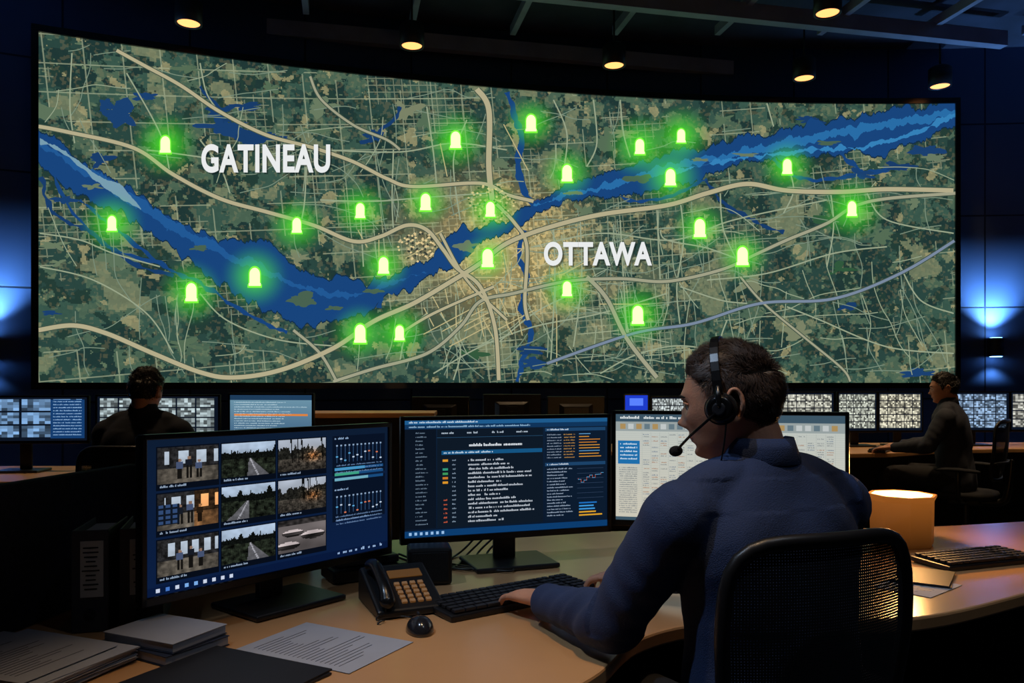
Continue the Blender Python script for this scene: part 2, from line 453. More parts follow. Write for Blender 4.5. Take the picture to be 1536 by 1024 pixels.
for i in range(n): F.append((2*i, 2*i+2, 2*i+3, 2*i+1))
o = meshobj('screen_surface', V, F, M_map, vw, True); wall_uv(o, U)

# map artboard: design coordinates of the artwork wrapped on the curved panel
XS = {}
def solveX(ax):
    ax = round(ax, 3)
    if ax not in XS:
        k = (ax-768)/1200; X = k*10
        for _ in range(20): X = k*YW(X)
        XS[ax] = X
    return XS[ax]
def art(ax, ay, off=.004):
    X = max(SX0, min(SX1, solveX(ax))); Y = YW(X)
    z = CAMZ+(575-ay)/1200*Y; z = max(SZ0, min(SZ1, z))
    t = B_+2*C_*X; L = math.hypot(1, t)
    return (X+t/L*off, Y-off/L, z)
def atop(ax): return 575-3.6*1200/YW(solveX(ax))
mapc = Canvas()
BLUE = lin((24, 68, 124)); BLUE2 = lin((24, 60, 106)); LB = lin((40, 108, 166)); PALE = lin((118, 156, 174)); BANK = lin((18, 46, 72))
def jag(x, s=1, seed=0): return (noise.noise(Vector((x*.03, seed, 0)))*12+noise.noise(Vector((x*.09, seed, 3)))*9+noise.noise(Vector((x*.35, seed, 7)))*4)*s
def band(top, bot, col, off, j=1, step=1.5, seed=0, grow=0):
    tx = [p[0] for p in top]; ty = [p[1] for p in top]; bx = [p[0] for p in bot]; by = [p[1] for p in bot]
    x0 = max(tx[0], bx[0]); x1 = min(tx[-1], bx[-1]); x = x0; prev = None
    while x <= x1:
        yt = np.interp(x, tx, ty)+jag(x, j, seed)-grow; yb = np.interp(x, bx, by)+jag(x, j, seed+5)+grow
        cur = (x, yt, max(yb, yt+.3))
        if prev: mapc.poly([art(prev[0], prev[2], off), art(x, cur[2], off), art(x, cur[1], off), art(prev[0], prev[1], off)], col)
        prev = cur; x += step
TOP = [(56,198),(80,205),(100,222),(140,258),(190,278),(240,318),(290,344),(330,360),(365,366),(385,352),(400,362),(420,380),(440,402),(470,413),(520,420),(555,422),(590,414),(625,400),(650,388),(662,364),(682,346),(715,337),(745,337),(765,329),(790,315),(810,297),(840,284),(875,268),(920,260),(960,244),(1000,232),(1080,216),(1140,202),(1200,190),(1280,176),(1350,162),(1436,155)]
BOT = [(56,242),(80,268),(110,290),(150,302),(180,318),(220,346),(270,380),(310,408),(360,443),(400,467),(440,483),(470,490),(500,480),(545,470),(560,456),(590,444),(620,425),(650,412),(680,399),(700,384),(720,365),(740,354),(770,344),(800,322),(840,305),(880,297),(930,292),(980,285),(1030,276),(1060,262),(1100,246),(1160,238),(1230,230),(1300,231),(1340,226),(1400,200),(1436,186)]
band(TOP, BOT, BANK, .0045, grow=2)
band(TOP, BOT, BLUE, .0055)
band([(60,210),(120,246),(200,292),(300,356),(380,392),(440,426)], [(60,222),(120,256),(200,310),(300,368),(380,400),(440,429)], lin((33, 88, 148)), .0065, .8, seed=9)
band([(60,208),(100,228),(150,266),(180,276),(212,312)], [(60,214),(100,234),(150,275),(185,302),(212,314)], PALE, .0075, .35, seed=12)
band([(250,340),(330,378),(420,416),(520,444),(640,406)], [(250,342),(330,382),(420,424),(520,450),(640,407)], lin((33, 88, 148)), .0068, .7, seed=14)
band([(800,307),(860,287),(920,274),(1000,246),(1100,227),(1200,205),(1300,185),(1436,164)], [(800,309),(860,293),(920,281),(1000,258),(1100,236),(1200,218),(1300,198),(1436,176)], LB, .0065, .8, seed=20)
band([(1000,260),(1060,244),(1140,232),(1200,224),(1300,218),(1350,204),(1436,168)], [(1000,263),(1060,248),(1140,236),(1200,229),(1300,223),(1350,211),(1436,174)], lin((52, 128, 184)), .0075, .6, seed=33)
def ribbon(pts, wd, col, off=.010, n=10, wob=0):
    Q = catmull([(p[0], p[1]) for p in pts], n)
    L_ = []; R_ = []
    for i, q in enumerate(Q):
        t = Q[min(i+1, len(Q)-1)]-Q[max(i-1, 0)]; t = t/(np.hypot(*t)+1e-9); nn = np.array([-t[1], t[0]])
        ww = wd/2*(1+wob*noise.noise(Vector((q[0]*.1, q[1]*.1, wd))))
        if wob: q = q+nn*4*noise.noise(Vector((q[0]*.06, q[1]*.06, 9+wd)))
        q = np.array([q[0], max(q[1], atop(q[0])+1)])
        L_.append(q+nn*ww); R_.append(q-nn*ww)
    for i in range(len(Q)-1):
        if Q[i][0] < 58 or Q[i+1][0] > 1434 or Q[i+1][1] > 573 or Q[i][1] > 573: continue
        mapc.poly([art(*L_[i], off), art(*L_[i+1], off), art(*R_[i+1], off), art(*R_[i], off)], col)
ribbon([(762,138),(770,170),(782,210),(776,250),(788,290),(800,310)], 9, BLUE, .005, wob=.9)
ribbon([(785,345),(778,380),(790,420),(782,460),(795,500),(786,535),(775,572)], 7, BLUE, .005, wob=1.2)
ribbon([(570,462),(575,430),(590,440)], 8, BLUE, .005, wob=1)
ribbon([(120,300),(170,340),(240,395),(300,425),(360,465),(430,500)], 5, BLUE, .005, wob=1.4)
ribbon([(62,265),(80,320),(130,345),(200,395),(260,415)], 6, BLUE2, .005, wob=1.4)
ribbon([(100,225),(80,260),(110,320),(170,372),(250,400)], 3.5, BLUE, .005, wob=1.4)
ribbon([(1060,270),(1090,310),(1140,335),(1175,350)], 6, BLUE2, .005, wob=1.5)
ribbon([(1260,230),(1300,258),(1340,250)], 6, BLUE, .005, wob=1.2)
ribbon([(1160,238),(1185,262),(1230,270),(1290,262)], 5, BLUE, .005, wob=1.2)
ribbon([(920,292),(960,302),(1010,292),(1060,268)], 4, BLUE, .005, wob=1.2)
ribbon([(540,215),(560,205),(590,180),(600,160)], 5, BLUE2, .005, wob=1.5)
ribbon([(300,130),(330,165),(352,190),(395,206)], 5, BLUE2, .005, wob=1.5)
def blob(cx, cy, rx, ry, col, off=.005, k=26, seed=0, jit=.45):
    pts = []
    for i in range(k):
        a = 2*math.pi*i/k; r = max(.3, 1+jit*(noise.noise(Vector((math.cos(a)*1.5+seed, math.sin(a)*1.5, seed)))*1.5+.5*noise.noise(Vector((math.cos(a)*5+seed, math.sin(a)*5, seed)))))
        pts.append((cx+rx*r*math.cos(a), cy-ry*r*math.sin(a)))
    for i in range(k):
        a = pts[i]; b = pts[(i+1) % k]
        mapc.poly([art(cx, cy, off), art(*a, off), art(*b, off)], col)
for i, (a, b, c, d) in enumerate([(185,172,24,15),(330,168,20,12),(335,190,34,11),(395,206,30,9),(160,158,10,8),(370,160,24,6),(215,145,14,5),(150,240,16,9),(1290,262,20,7),(1345,250,22,6),(1390,225,20,9),(800,525,24,6),(800,545,16,8),(1215,180,20,6),(75,470,16,3),(1270,460,14,5),(90,300,18,7),(560,205,12,9),(1380,560,28,7)]):
    blob(a, b, c, d, BLUE2 if i % 2 else lin((26, 64, 112)), .005, k=40, seed=i*3.1, jit=.7)
for i, (a, b, c, d) in enumerate([(455,450,20,9),(700,370,15,7),(960,268,20,6),(1400,236,14,5),(300,372,12,4),(140,280,14,4),(560,436,12,4),(1120,232,16,3),(1240,214,18,3),(860,290,12,3),(500,462,10,4),(1050,240,12,3)]): blob(a, b, c, d, lin((104, 122, 98)) if i % 2 else lin((72, 98, 80)), .008, k=36, seed=i*5+1, jit=.6)
for i in range(60):
    a = random.uniform(70, 1420); b = random.uniform(atop(a)+15, 560)
    if np.interp(a, [p[0] for p in TOP], [p[1] for p in TOP])-18 < b < np.interp(a, [p[0] for p in BOT], [p[1] for p in BOT])+18: continue
    blob(a, b, random.uniform(6, 20), random.uniform(4, 12), random.choice([lin((104, 122, 96)), lin((84, 108, 84)), lin((122, 130, 102)), lin((44, 72, 62)), lin((48, 88, 60)), lin((92, 114, 90))]), .003+.00001*i, k=44, seed=i*1.7, jit=1.0)
RD = lin((160, 160, 134)); RD2 = lin((180, 172, 138)); EDGE = lin((62, 80, 68)); ROADB = lin((120, 136, 158))
def road(p, wd, col=RD, edge=True):
    if edge: ribbon(p, wd+2.4, EDGE, .009)
    ribbon(p, wd, col, .011)
for i in range(340):
    a = random.uniform(70, 1425); b = random.uniform(atop(a)+6, 570); th = random.choice([0, math.pi/2])+random.gauss(-.08, .16)
    if i > 230: a = min(1400, max(80, random.gauss(760, 200))); b = min(560, max(atop(a)+8, random.gauss(400, 90)))
    pts = [(a, b)]
    for q in range(random.randint(2, 5)):
        L = random.uniform(16, 38); a += math.cos(th)*L; b += math.sin(th)*L; th += random.gauss(0, .22)
        if not (60 < a < 1432) or not (atop(a)+2 < b < 570): break
        pts.append((a, b))
    inriv = any(np.interp(p[0], [t[0] for t in TOP], [t[1] for t in TOP])-8 < p[1] < np.interp(p[0], [t[0] for t in BOT], [t[1] for t in BOT])+8 for p in pts)
    if len(pts) > 2 and not inriv: ribbon(pts, 1.25, lin((122, 142, 122)) if i % 3 else lin((150, 164, 136)), .0078, n=4)
minor = [[(108,80),(105,160),(112,215)],[(190,110),(240,200),(255,260)],[(300,95),(310,140),(330,170)],[(460,225),(457,300),(450,340)],[(540,310),(545,400)],[(590,225),(588,300),(590,345)],[(640,160),(650,230),(655,280)],[(700,180),(680,240),(690,330)],
 [(830,150),(850,200),(845,260)],[(890,150),(895,215),(880,250)],[(930,150),(935,200),(945,236)],[(1150,155),(1160,190)],[(1180,245),(1190,285),(1175,320)],[(1245,285),(1250,340),(1240,400)],[(1020,300),(1025,360),(1015,430),(1020,490)],[(1080,290),(1085,345),(1110,400)],
 [(930,330),(935,420),(940,500)],[(985,310),(988,380),(990,420)],[(870,330),(872,420),(860,520)],[(830,345),(832,420),(826,540)],[(480,300),(560,302),(640,296),(730,290)],[(480,225),(600,228),(680,215),(760,225)],[(800,370),(900,350),(1010,360),(1100,330),(1240,300)],[(650,560),(720,520),(800,490),(900,470),(1000,440)],
 [(600,540),(610,500),(640,470)],[(680,570),(690,520),(660,470)],[(740,520),(800,470),(860,440)],[(300,210),(330,250),(345,290)],[(220,225),(260,230),(330,240)],[(60,350),(120,360),(170,380),(240,400)],[(60,400),(140,420),(220,470),(260,530)],[(300,440),(340,480),(420,510),(520,520)],[(1300,290),(1330,330),(1430,350)],
 [(1060,420),(1150,410),(1250,380),(1330,370)],[(1180,460),(1230,480),(1330,520),(1430,530)],[(1090,480),(1080,520),(1100,570)],[(900,560),(960,530),(1040,520),(1180,560)],[(1020,430),(1080,450),(1120,455)],[(1350,400),(1380,450),(1430,470)],[(990,345),(1000,360),(1060,372),(1110,390)]]
for p in minor: ribbon(p, 2.0, lin((152, 164, 136)), .008)
for i in range(60):
    a = random.gauss(725, 85); b = random.gauss(410, 62); L = random.uniform(26, 80)
    th = math.radians(random.choice([-28, -28, 62, 62, 90, 0, -40, 78])); dx, dy = math.cos(th)*L/2, math.sin(th)*L/2
    if b+abs(dy) > 572: continue
    if any(np.interp(q, [t[0] for t in TOP], [t[1] for t in TOP])-4 < r < np.interp(q, [t[0] for t in BOT], [t[1] for t in BOT])+4 for q, r in ((a-dx, b-dy), (a, b), (a+dx, b+dy))): continue
    ribbon([(a-dx, b-dy), (a, b), (a+dx, b+dy)], 1.5, lin((190, 178, 130)), .0085, n=4)
road([(58,190),(100,198),(200,222),(260,262),(330,298),(400,318),(470,338),(530,362),(570,355),(610,338),(640,345),(665,375),(685,402),(720,430),(742,490),(748,570)], 5.5, RD2)
road([(175,76),(215,98),(270,128),(330,168),(400,203),(470,222),(530,243),(580,268),(620,280),(720,275),(760,292),(800,302)], 5, RD2)
road([(465,115),(482,150),(530,188),(580,210),(600,225)], 3.5)
road([(715,134),(733,165),(733,250),(738,300)], 8, RD2)
road([(738,300),(772,335),(790,370),(787,450),(792,480)], 5, RD2)
road([(58,495),(110,488),(160,500),(230,530),(300,558),(350,566),(420,555),(500,522),(560,482),(620,455),(680,420),(720,395),(760,365),(820,342),(900,322),(1000,308),(1060,290),(1120,276),(1180,286),(1260,288),(1330,284),(1436,286)], 6.5, RD2)
road([(500,572),(560,553),(640,530),(690,490),(720,452),(770,440),(850,422),(930,418),(1000,422),(1080,405),(1130,383),(1180,360),(1240,335),(1280,310),(1330,298),(1434,290)], 4.5, RD)
road([(880,415),(910,448),(940,508),(985,566)], 6, RD)
road([(820,545),(950,500),(1040,485),(1140,455),(1250,448),(1350,410),(1436,358)], 4, ROADB)
road([(1110,415),(1145,455),(1205,505),(1262,552),(1275,572)], 3, RD)
road([(440,495),(480,530),(505,572)], 4, RD)
road([(660,350),(700,420),(760,480)], 4, RD2); road([(600,500),(650,470),(740,430)], 4, RD2)
for cx, cy, R0 in ((737, 305, 36), (625, 370, 28)):
    for k in range(90):
        a = random.uniform(0, 6.28); r = R0*math.sqrt(random.random())
        blob(cx+r*math.cos(a), cy+r*.8*math.sin(a), 2.2, 1.8, random.choice([lin((206, 186, 138)), lin((54, 60, 54)), lin((230, 206, 150))]), .012, k=4, seed=k, jit=.1)
marks = [(248,217),(683,210),(796,185),(959,220),(1021,204),(850,260),(1005,266),(1180,250),(1277,313),(168,335),(445,338),(540,316),(638,303),(735,314),(1049,342),(1113,384),(731,387),(575,398),(382,415),(287,438),(850,433),(956,472),(540,500),(599,499)]
GR = (0.08, .80, .02)
def glow(cx, cy, R, amp, col, off, pw=2.1, ky=1.0):
    rings = 12; k = 30
    for r in range(rings):
        a0 = amp*(1-r/rings)**pw; a1 = amp*(1-(r+1)/rings)**pw; r0 = R*r/rings; r1 = R*(r+1)/rings
        for i in range(k):
            t0 = 2*math.pi*i/k; t1 = 2*math.pi*(i+1)/k
            P = [(cx+r0*math.cos(t0), cy+ky*r0*math.sin(t0)), (cx+r1*math.cos(t0), cy+ky*r1*math.sin(t0)), (cx+r1*math.cos(t1), cy+ky*r1*math.sin(t1)), (cx+r0*math.cos(t1), cy+ky*r0*math.sin(t1))]
            mapc.poly([art(*q, off) for q in P], [col+(a0,), col+(a1,), col+(a1,), col+(a0,)])
glow(730, 380, 200, .34, (.85, .62, .24), .0042, 1.5, .8)
for i, (mx, my) in enumerate(marks):
    glow(mx, my, 50*random.uniform(.88, 1.12), 1.0, GR, .014+.0001*i, 2.0)
    big = random.choice([.9, 1.0, 1.1])*(1.1 if my > 290 else 1)
    def bell(sx, col, off):
        pts = [(-6.5, 8)]+[(-6.5*math.cos(t), -3-8*math.sin(t)) for t in [math.pi*q/10 for q in range(0, 11)]]+[(6.5, 8)]
        mapc.poly([art(mx+a*sx*big, my+b*sx*big, off) for a, b in pts][::-1], col)
        mapc.poly([art(mx+a*sx*big, my+b*sx*big, off) for a, b in ((-7.5, 11.5), (7.5, 11.5), (7.5, 8), (-7.5, 8))], col)
    bell(1.2, (.22, 1.0, .05, 1), .018); bell(1.0, (1.05, 1.2, .62, 1), .020)
mapc.obj('map_artwork', M_MAPD, vw)
def maptext(txt, x0, x1, ybase, cap, name):
    cu_ = bpy.data.curves.new(name, 'FONT'); cu_.body = txt; cu_.offset = .036; cu_.resolution_u = 6; cu_.space_character = 1.09
    to = bpy.data.objects.new(name+'_tmp', cu_); COL.objects.link(to)
    dg = bpy.context.evaluated_depsgraph_get(); dg.update()
    me = bpy.data.meshes.new_from_object(to.evaluated_get(dg)); bpy.data.objects.remove(to)
    co = np.array([v.co[:] for v in me.vertices]); lo = co.min(0); hi = co.max(0)
    polys = [tuple(p.vertices) for p in me.polygons]
    c = Canvas()
    for (ddx, ddy, col, off) in ((2.5, 2.5, (.005, .012, .012, .6), .024), (0, 0, (.82, .84, .84, 1), .027)):
        P = [art(x0+(v[0]-lo[0])/(hi[0]-lo[0])*(x1-x0)+ddx, ybase-(v[1]-lo[1])/(hi[1]-lo[1])*cap+ddy, off) for v in co]
        for p in polys: c.poly([P[i] for i in p], col)
    c.obj(name, M_MAPD, vw)
maptext('GATINEAU', 302, 495, 260, 43, 'city_label_1')
maptext('OTTAWA', 815, 977, 399, 36, 'city_label_2')

# ------------------------------------------------------------------ lights
def spot(name, loc, target, e, col, size=60, blend=.6, rad=.06, parent=None):
    l = bpy.data.lights.new(name, 'SPOT'); l.energy = e; l.color = col; l.spot_size = math.radians(size); l.spot_blend = blend; l.shadow_soft_size = rad
    o = bpy.data.objects.new(name, l); COL.objects.link(o); o.location = loc
    d = Vector(target)-Vector(loc); o.rotation_euler = d.to_track_quat('-Z', 'Y').to_euler()
    if parent: o.parent = parent
    return o
M_lampglow = mat('downlight_glow', (255, 170, 100), emit=(255, 158, 90), estr=2.4)
M_addedcool = mat('added_light_glow_cool', (200, 220, 255), emit=(200, 220, 255), estr=3)  # glowing disc of the added cool lights only
def downlight(x, y, z=5.0, e=40, size=75, col=(1, .66, .36), tgt=(0, 0, -3), glowm=None, rad=.08):
    p = empty('ceiling_downlight', (x, y, z))
    bm = bmesh.new(); S = 32
    prof = [(.085, .07), (.115, 0), (.135, 0), (.135, .22), (.1, .25), (.02, .26)]
    rr = [[Vector((r*math.cos(2*math.pi*k/S), r*math.sin(2*math.pi*k/S), zz)) for k in range(S)] for r, zz in prof]
    bm_loft(bm, rr); bmobj('can', bm, M_darkmetal, p, smooth=True)
    cyl('lamp_disc', (0, 0, .012), (0, 0, .03), .112, .112, glowm or M_lampglow, p, bevel=0)
    cyl('stem', (0, 0, .25), (0, 0, CH-z-.001), .012, .012, M_darkmetal, p, bevel=0)
    cyl('canopy', (0, 0, CH-z-.03), (0, 0, CH-z-.001), .06, .06, M_darkmetal, p, bevel=0)
    spot('lamp', (0, 0, -.02), tgt, e, col, size, .8, rad, p)
for x, y in ((-3.33, 8.24), (-1.1, 8.79), (1.19, 9.33), (3.55, 9.72), (5.34, 9.98)): downlight(x, y, e=22)
downlight(3.16, 8.01, e=110)
downlight(-2.6, 4.9, e=150); downlight(3.2, 6.0, e=240); downlight(.2, 6.2, e=120)
downlight(-.05, 1.05, e=250, size=30, rad=.06); downlight(1.9, 2.3, e=50, size=50); downlight(5.4, 6.6, e=150)
COOL = (.55, .74, 1)
downlight(-1.9, .9, e=250, size=34, col=COOL, tgt=(2.4, .72, -4), glowm=M_addedcool, rad=.05)  # added cool key light on the operator, out of view, built like a downlight
downlight(1.6, .2, e=60, size=40, col=(.75, .85, 1), tgt=(-1.0, 1.4, -4), glowm=M_addedcool)  # second added cool light aimed at the operator, also out of view

M_sglow = mat('sconce_glow', (120, 180, 255), emit=(120, 180, 255), estr=14)
def sconce(x, z, k=1.0):
    y = YW(x)+.22; t = B_+2*C_*x; yaw = math.atan(t)
    p = empty('wall_sconce', (x, y, z), yaw)
    box('backplate', (0, -.012, 0), (.1, .02, .24), M_darkmetal, p)
    bm = bmesh.new(); S = 28
    rr = [[Vector((r*math.cos(2*math.pi*k/S), r*math.sin(2*math.pi*k/S)-.12, zz)) for k in range(S)] for r, zz in ((.06, -.1), (.085, -.12), (.09, -.11), (.09, .11), (.085, .12), (.06, .1))]
    bm_loft(bm, rr); bmobj('body', bm, M_darkmetal, p, smooth=False)
    cyl('top_glow', (0, -.12, .112), (0, -.12, .124), .07, .07, M_sglow, p, bevel=0)
    cyl('bottom_glow', (0, -.12, -.124), (0, -.12, -.112), .07, .07, M_sglow, p, bevel=0)
    c = (.22, .5, 1)
    spot('uplight', (0, -.17, .14), (0, .0, 2), 190*k, c, 105, 1, .05, p); spot('downlight', (0, -.17, -.14), (0, .0, -2), 110*k, c, 100, 1, .05, p)
sconce(6.28, 1.77, 1.15); sconce(-5.36, 1.66, .7); sconce(-6.6, 1.66, .4); sconce(8.2, 1.77)

# ------------------------------------------------------------------ monitors
def monitor(name, c, yaw, W, H, zbot, content, desk=.75, base=(.26, .2), fwd=.03, neck=True):
    p = empty(name, (c[0], c[1], desk), yaw); zc = zbot-desk+H/2
    b = .012
    boxes('bezel', [((0, 0, zc+H/2-b/2), (W, .022, b)), ((0, 0, zc-H/2+b*.8), (W, .022, b*1.6)), ((-W/2+b/2, 0, zc), (b, .022, H)), ((W/2-b/2, 0, zc), (b, .022, H))], M_bezel, p, .002)
    box('back_shell', (0, .016, zc), (W-.004, .024, H-.004), M_blackpl, p, .006)
    bm = bmesh.new(); bm_box(bm, (0, 0, 0), (W*.6, H*.6, .03), None, .7); o = bmobj('rear_bulge', bm, M_blackpl, p, bevel=.006); o.location = (0, .04, zc); o.rotation_euler = (-math.pi/2, 0, 0)
    s = Screen(W-2*b, H-b*2.6); content(s)
    o = s.obj('display', M_DISP, p); o.location = (0, -.0045, zc+b*.3)
    if neck:
        boxes('neck', [((0, .055+0, zc/2+.01), (.07, .02, zc)), ((0, .045, zc), (.1, .035, .1))], M_blackpl, p, .004)
        box('foot', (0, .04-fwd, .008), (base[0], base[1], .014), M_blackpl, p, .005)
    return p
def c_cctv(s):
    s.grad(0, 0, 1, 1, (13, 28, 50), (11, 30, 66), 0)
    k = 0
    for r in range(3):
        for c in range(3):
            x0 = .035+c*.222; y0 = .055+r*.298
            s.rect(x0-.004, y0-.008, x0+.213, y0+.275, (7, 13, 25), 1)
            s.photo(x0, y0, x0+.209, y0+.235, [0, 1, 2, 3, 4, 5, 6, 7, 8][k], 2, seed=k+1); k += 1
            s.text(x0+.008, y0+.242, x0+.1, .02, (150, 170, 195), 3)
    s.rect(.72, .05, .985, .36, (8, 18, 36), 1); s.rect(.72, .38, .985, .72, (8, 18, 36), 1)
    for y0 in (.06, .46):
        s.text(.73, y0, .80, .022, (150, 180, 215), 3)
        for i in range(12):
            xx = .74+i*.02; h = random.uniform(.02, .09)
            s.rect(xx, y0+.06, xx+.002, y0+.2, (60, 96, 140), 2)
            s.rect(xx-.004, y0+.1+h, xx+.006, y0+.110+h, random.choice([(200, 215, 235), (90, 170, 220), (220, 120, 80)]), 3)
            s.rect(xx-.003, y0+.06, xx+.005, y0+.072, (140, 165, 195), 3)
        for q in range(3): s.text(.735, y0+.215+q*.028, .97, .016, (100, 130, 170), 3)
    for q in range(3):
        y = .3+q*.04; s.rect(.73, y, .975, y+.022, (24, 74, 124), 2)
        s.rect(.73, y, .73+random.uniform(.06, .2), y+.022, [(60, 150, 200), (60, 160, 130), (110, 170, 190)][q], 3)
    s.text(.735, .70, .9, .02, (120, 150, 190)); s.rect(0, .945, 1, 1, (8, 24, 58), 1)
    for i in range(9): s.rect(.03+i*.032, .957, .043+i*.032, .982, random.choice([(120, 170, 230), (70, 120, 200), (200, 210, 230)]), 3)
    for i in range(8): s.text(.74+i*.03, .95, .76+i*.03, .03, (160, 190, 230), 3)
def c_dispatch(s):
    s.grad(0, 0, 1, 1, (14, 32, 54), (10, 24, 44), 0)
    s.rect(0, 0, 1, .035, (30, 90, 140), 1); s.text(.02, .006, .35, .022, (200, 220, 235)); s.rect(0, .035, 1, .075, (16, 52, 90), 1)
    s.text(.02, .045, .6, .022, (140, 180, 210)); s.rect(.0, .075, .145, .93, (11, 20, 33), 1); s.rect(.15, .08, .665, .93, (14, 25, 38), 1)
    s.rect(.148, .15, .663, .152, (50, 100, 140), 2)
    for i in range(4): s.text(.17+i*.12, .10, .23+i*.12, .024, (180, 195, 210), 3)
    for i in range(24): s.text(.05, .1+i*.034, .05+random.uniform(.03, .06), .016, (110, 130, 150), 3)
    s.rect(.17, .265, .66, .3, (20, 84, 130), 2); s.text(.3, .205, .56, .034, (225, 232, 240), 3); s.text(.18, .272, .42, .022, (200, 222, 238), 4)
    for i in range(15):
        y = .34+i*.038
        s.text(.295, y, .295+random.uniform(.14, .33), .026, (188, 197, 208), 3)
        if i < 6 and i != 1: s.rect(.175, y, .2, y+.02, [(220, 150, 40), (60, 170, 90), (50, 150, 120), (60, 150, 90), (200, 120, 40)][i % 5], 3)
        elif i > 8: s.text(.18, y, .2, .02, (200, 90, 60), 3)
        s.text(.22, y, .24, .018, (130, 150, 170), 3)
    for j, (y0, y1) in enumerate(((.085, .38), (.40, .92))):
        s.rect(.675, y0, .99, y1, (12, 27, 46), 1); s.rect(.675, y0, .99, y0+.03, (28, 66, 104), 2); s.text(.685, y0+.006, .8, .02, (200, 215, 230), 3)
    for i in range(9):
        y = .14+i*.026; s.text(.685, y, .76, .014, (140, 155, 175), 3); s.text(.77, y, .83, .014, (190, 140, 70), 3)
        s.rect(.85, y, .85+random.uniform(.05, .13), y+.007, random.choice([(220, 150, 50), (90, 150, 200), (210, 130, 40)]), 3)
    for i in range(7): s.rect(.84, .46+i*.045, .98, .462+i*.045, (60, 80, 110), 2)
    pts = [(.845+i*.015, .46+.14*random.random()) for i in range(10)]
    for a, b in zip(pts[:-1], pts[1:]): s.rect(a[0], min(a[1], b[1]), a[0]+.002, max(a[1], b[1])+.004, (200, 90, 60), 3); s.rect(a[0], b[1], b[0], b[1]+.004, (90, 170, 220), 3)
    for i in range(16): s.text(.685, .45+i*.028, .685+random.uniform(.08, .14), .016, (150, 168, 190), 3)
    for i in range(5): s.rect(.85, .77+i*.028, .85+random.uniform(.07, .13), .783+i*.028, random.choice([(30, 110, 190), (60, 150, 220), (220, 160, 40)]), 3)
    s.rect(0, .945, 1, 1, (12, 60, 110), 1)
    for i in range(7): s.rect(.02+i*.025, .957, .032+i*.025, .982, (150, 190, 230), 3)
def c_sheet(s):
    s.grad(0, 0, 1, 1, (186, 194, 190), (206, 200, 182), 0)
    s.rect(0, 0, 1, .07, (60, 84, 100), 1); s.text(.02, .015, .5, .035, (220, 228, 230)); s.rect(0, .07, 1, .16, (150, 160, 160), 1)
    for i in range(26): s.rect(.02+i*.037, .09, .045+i*.037, .14, random.choice([(190, 196, 196), (100, 120, 130), (170, 140, 90)]), 2)
    s.rect(.01, .25, .11, .47, (30, 110, 170), 2)
    for i in range(5): s.text(.02, .27+i*.035, .1, .022, (210, 230, 245), 3)
    for i in range(40): s.rect(.0, .18+i*.02, 1, .1812+i*.02, (160, 168, 164), 1)
    for i in range(22): s.rect(.12+i*.04, .17, .121+i*.04, .97, (160, 168, 164), 1)
    for i in range(38):
        for j in range(0, 21):
            if random.random() < .6: s.text(.125+j*.04, .184+i*.02, .155+j*.04, .013, random.choice([(110, 118, 124), (110, 118, 124), (80, 104, 134), (160, 104, 70)]), 2)
    for i in range(22): s.text(.015, .5+i*.02, .1, .014, (110, 118, 124), 2)
    s.rect(0, .97, 1, 1, (60, 84, 100), 3)
monitor('computer_monitor', (-.572, 1.99), math.radians(51), .715, .37, .820, c_cctv)
monitor('computer_monitor', (-.007, 2.43), math.radians(19), .672, .372, .832, c_dispatch)
monitor('computer_monitor', (.685, 2.55), math.radians(-12.7), .728, .376, .836, c_sheet)

# ------------------------------------------------------------------ main desk
front = catmull([(-1.35, .95), (-.8, 1.02), (-.3, 1.16), (-.02, 1.32), (.15, 1.50), (.27, 1.72), (.45, 1.84), (.75, 1.86), (1.0, 1.90), (1.4, 2.13), (1.9, 2.45), (2.4, 2.85)], 8)
back = catmull([(2.55, 3.3), (2.06, 3.2), (1.6, 3.08), (1.1, 3.03), (.5, 3.0), (-.2, 2.88), (-.75, 2.7), (-1.2, 2.45), (-1.5, 2.1)], 8)
desk = empty('curved_console_desk')
ol = [tuple(p) for p in front]+[tuple(p) for p in back]
slab('top', ol, .715, .75, M_desk, desk, .006)
fr2 = [tuple(p) for p in back]
bm = bmesh.new(); rr = []
for q in fr2:
    rr.append([Vector((q[0], q[1]-.03, .0)), Vector((q[0], q[1]-.06, 0)), Vector((q[0], q[1]-.06, .71)), Vector((q[0], q[1]-.03, .71))])
bm_loft(bm, rr); bmesh.ops.recalc_face_normals(bm, faces=bm.faces); bmobj('modesty_panel', bm, M_deskunder, desk)
def pedestal(nm, c, yaw, s=(.42, .5, .69)):
    o = box(nm, (c[0], c[1], s[2]/2), s, M_deskunder, desk, .005, rot=(0, 0, yaw))
    for k in range(3):
        q = box('drawer_front', (0, -s[1]/2-.008, -s[2]/2+.13+k*.22), (s[0]-.02, .016, .2), M_blackpl, o, .004)
        box('drawer_handle', (0, -.016, .06), (.14, .014, .01), M_darkmetal, q, .002)
pedestal('drawer_unit_1', (1.5, 2.6), math.radians(32)); pedestal('drawer_unit_2', (-.95, 1.45), math.radians(10))
part = empty('desk_partition')
def pan(nm, a, b, z0, z1, th, m, par):
    c = ((a[0]+b[0])/2, (a[1]+b[1])/2, (z0+z1)/2); L = math.hypot(b[0]-a[0], b[1]-a[1])
    return box(nm, c, (L, th, z1-z0), m, par, .006, rot=(0, 0, math.atan2(b[1]-a[1], b[0]-a[0])))
pan('side_panel', (-1.22, 1.15), (-1.04, 2.2), .752, 1.08, .035, M_fabricpanel, part)
pan('back_panel', (-1.02, 2.22), (-.66, 2.6), .752, 1.08, .035, M_fabricpanel, part)

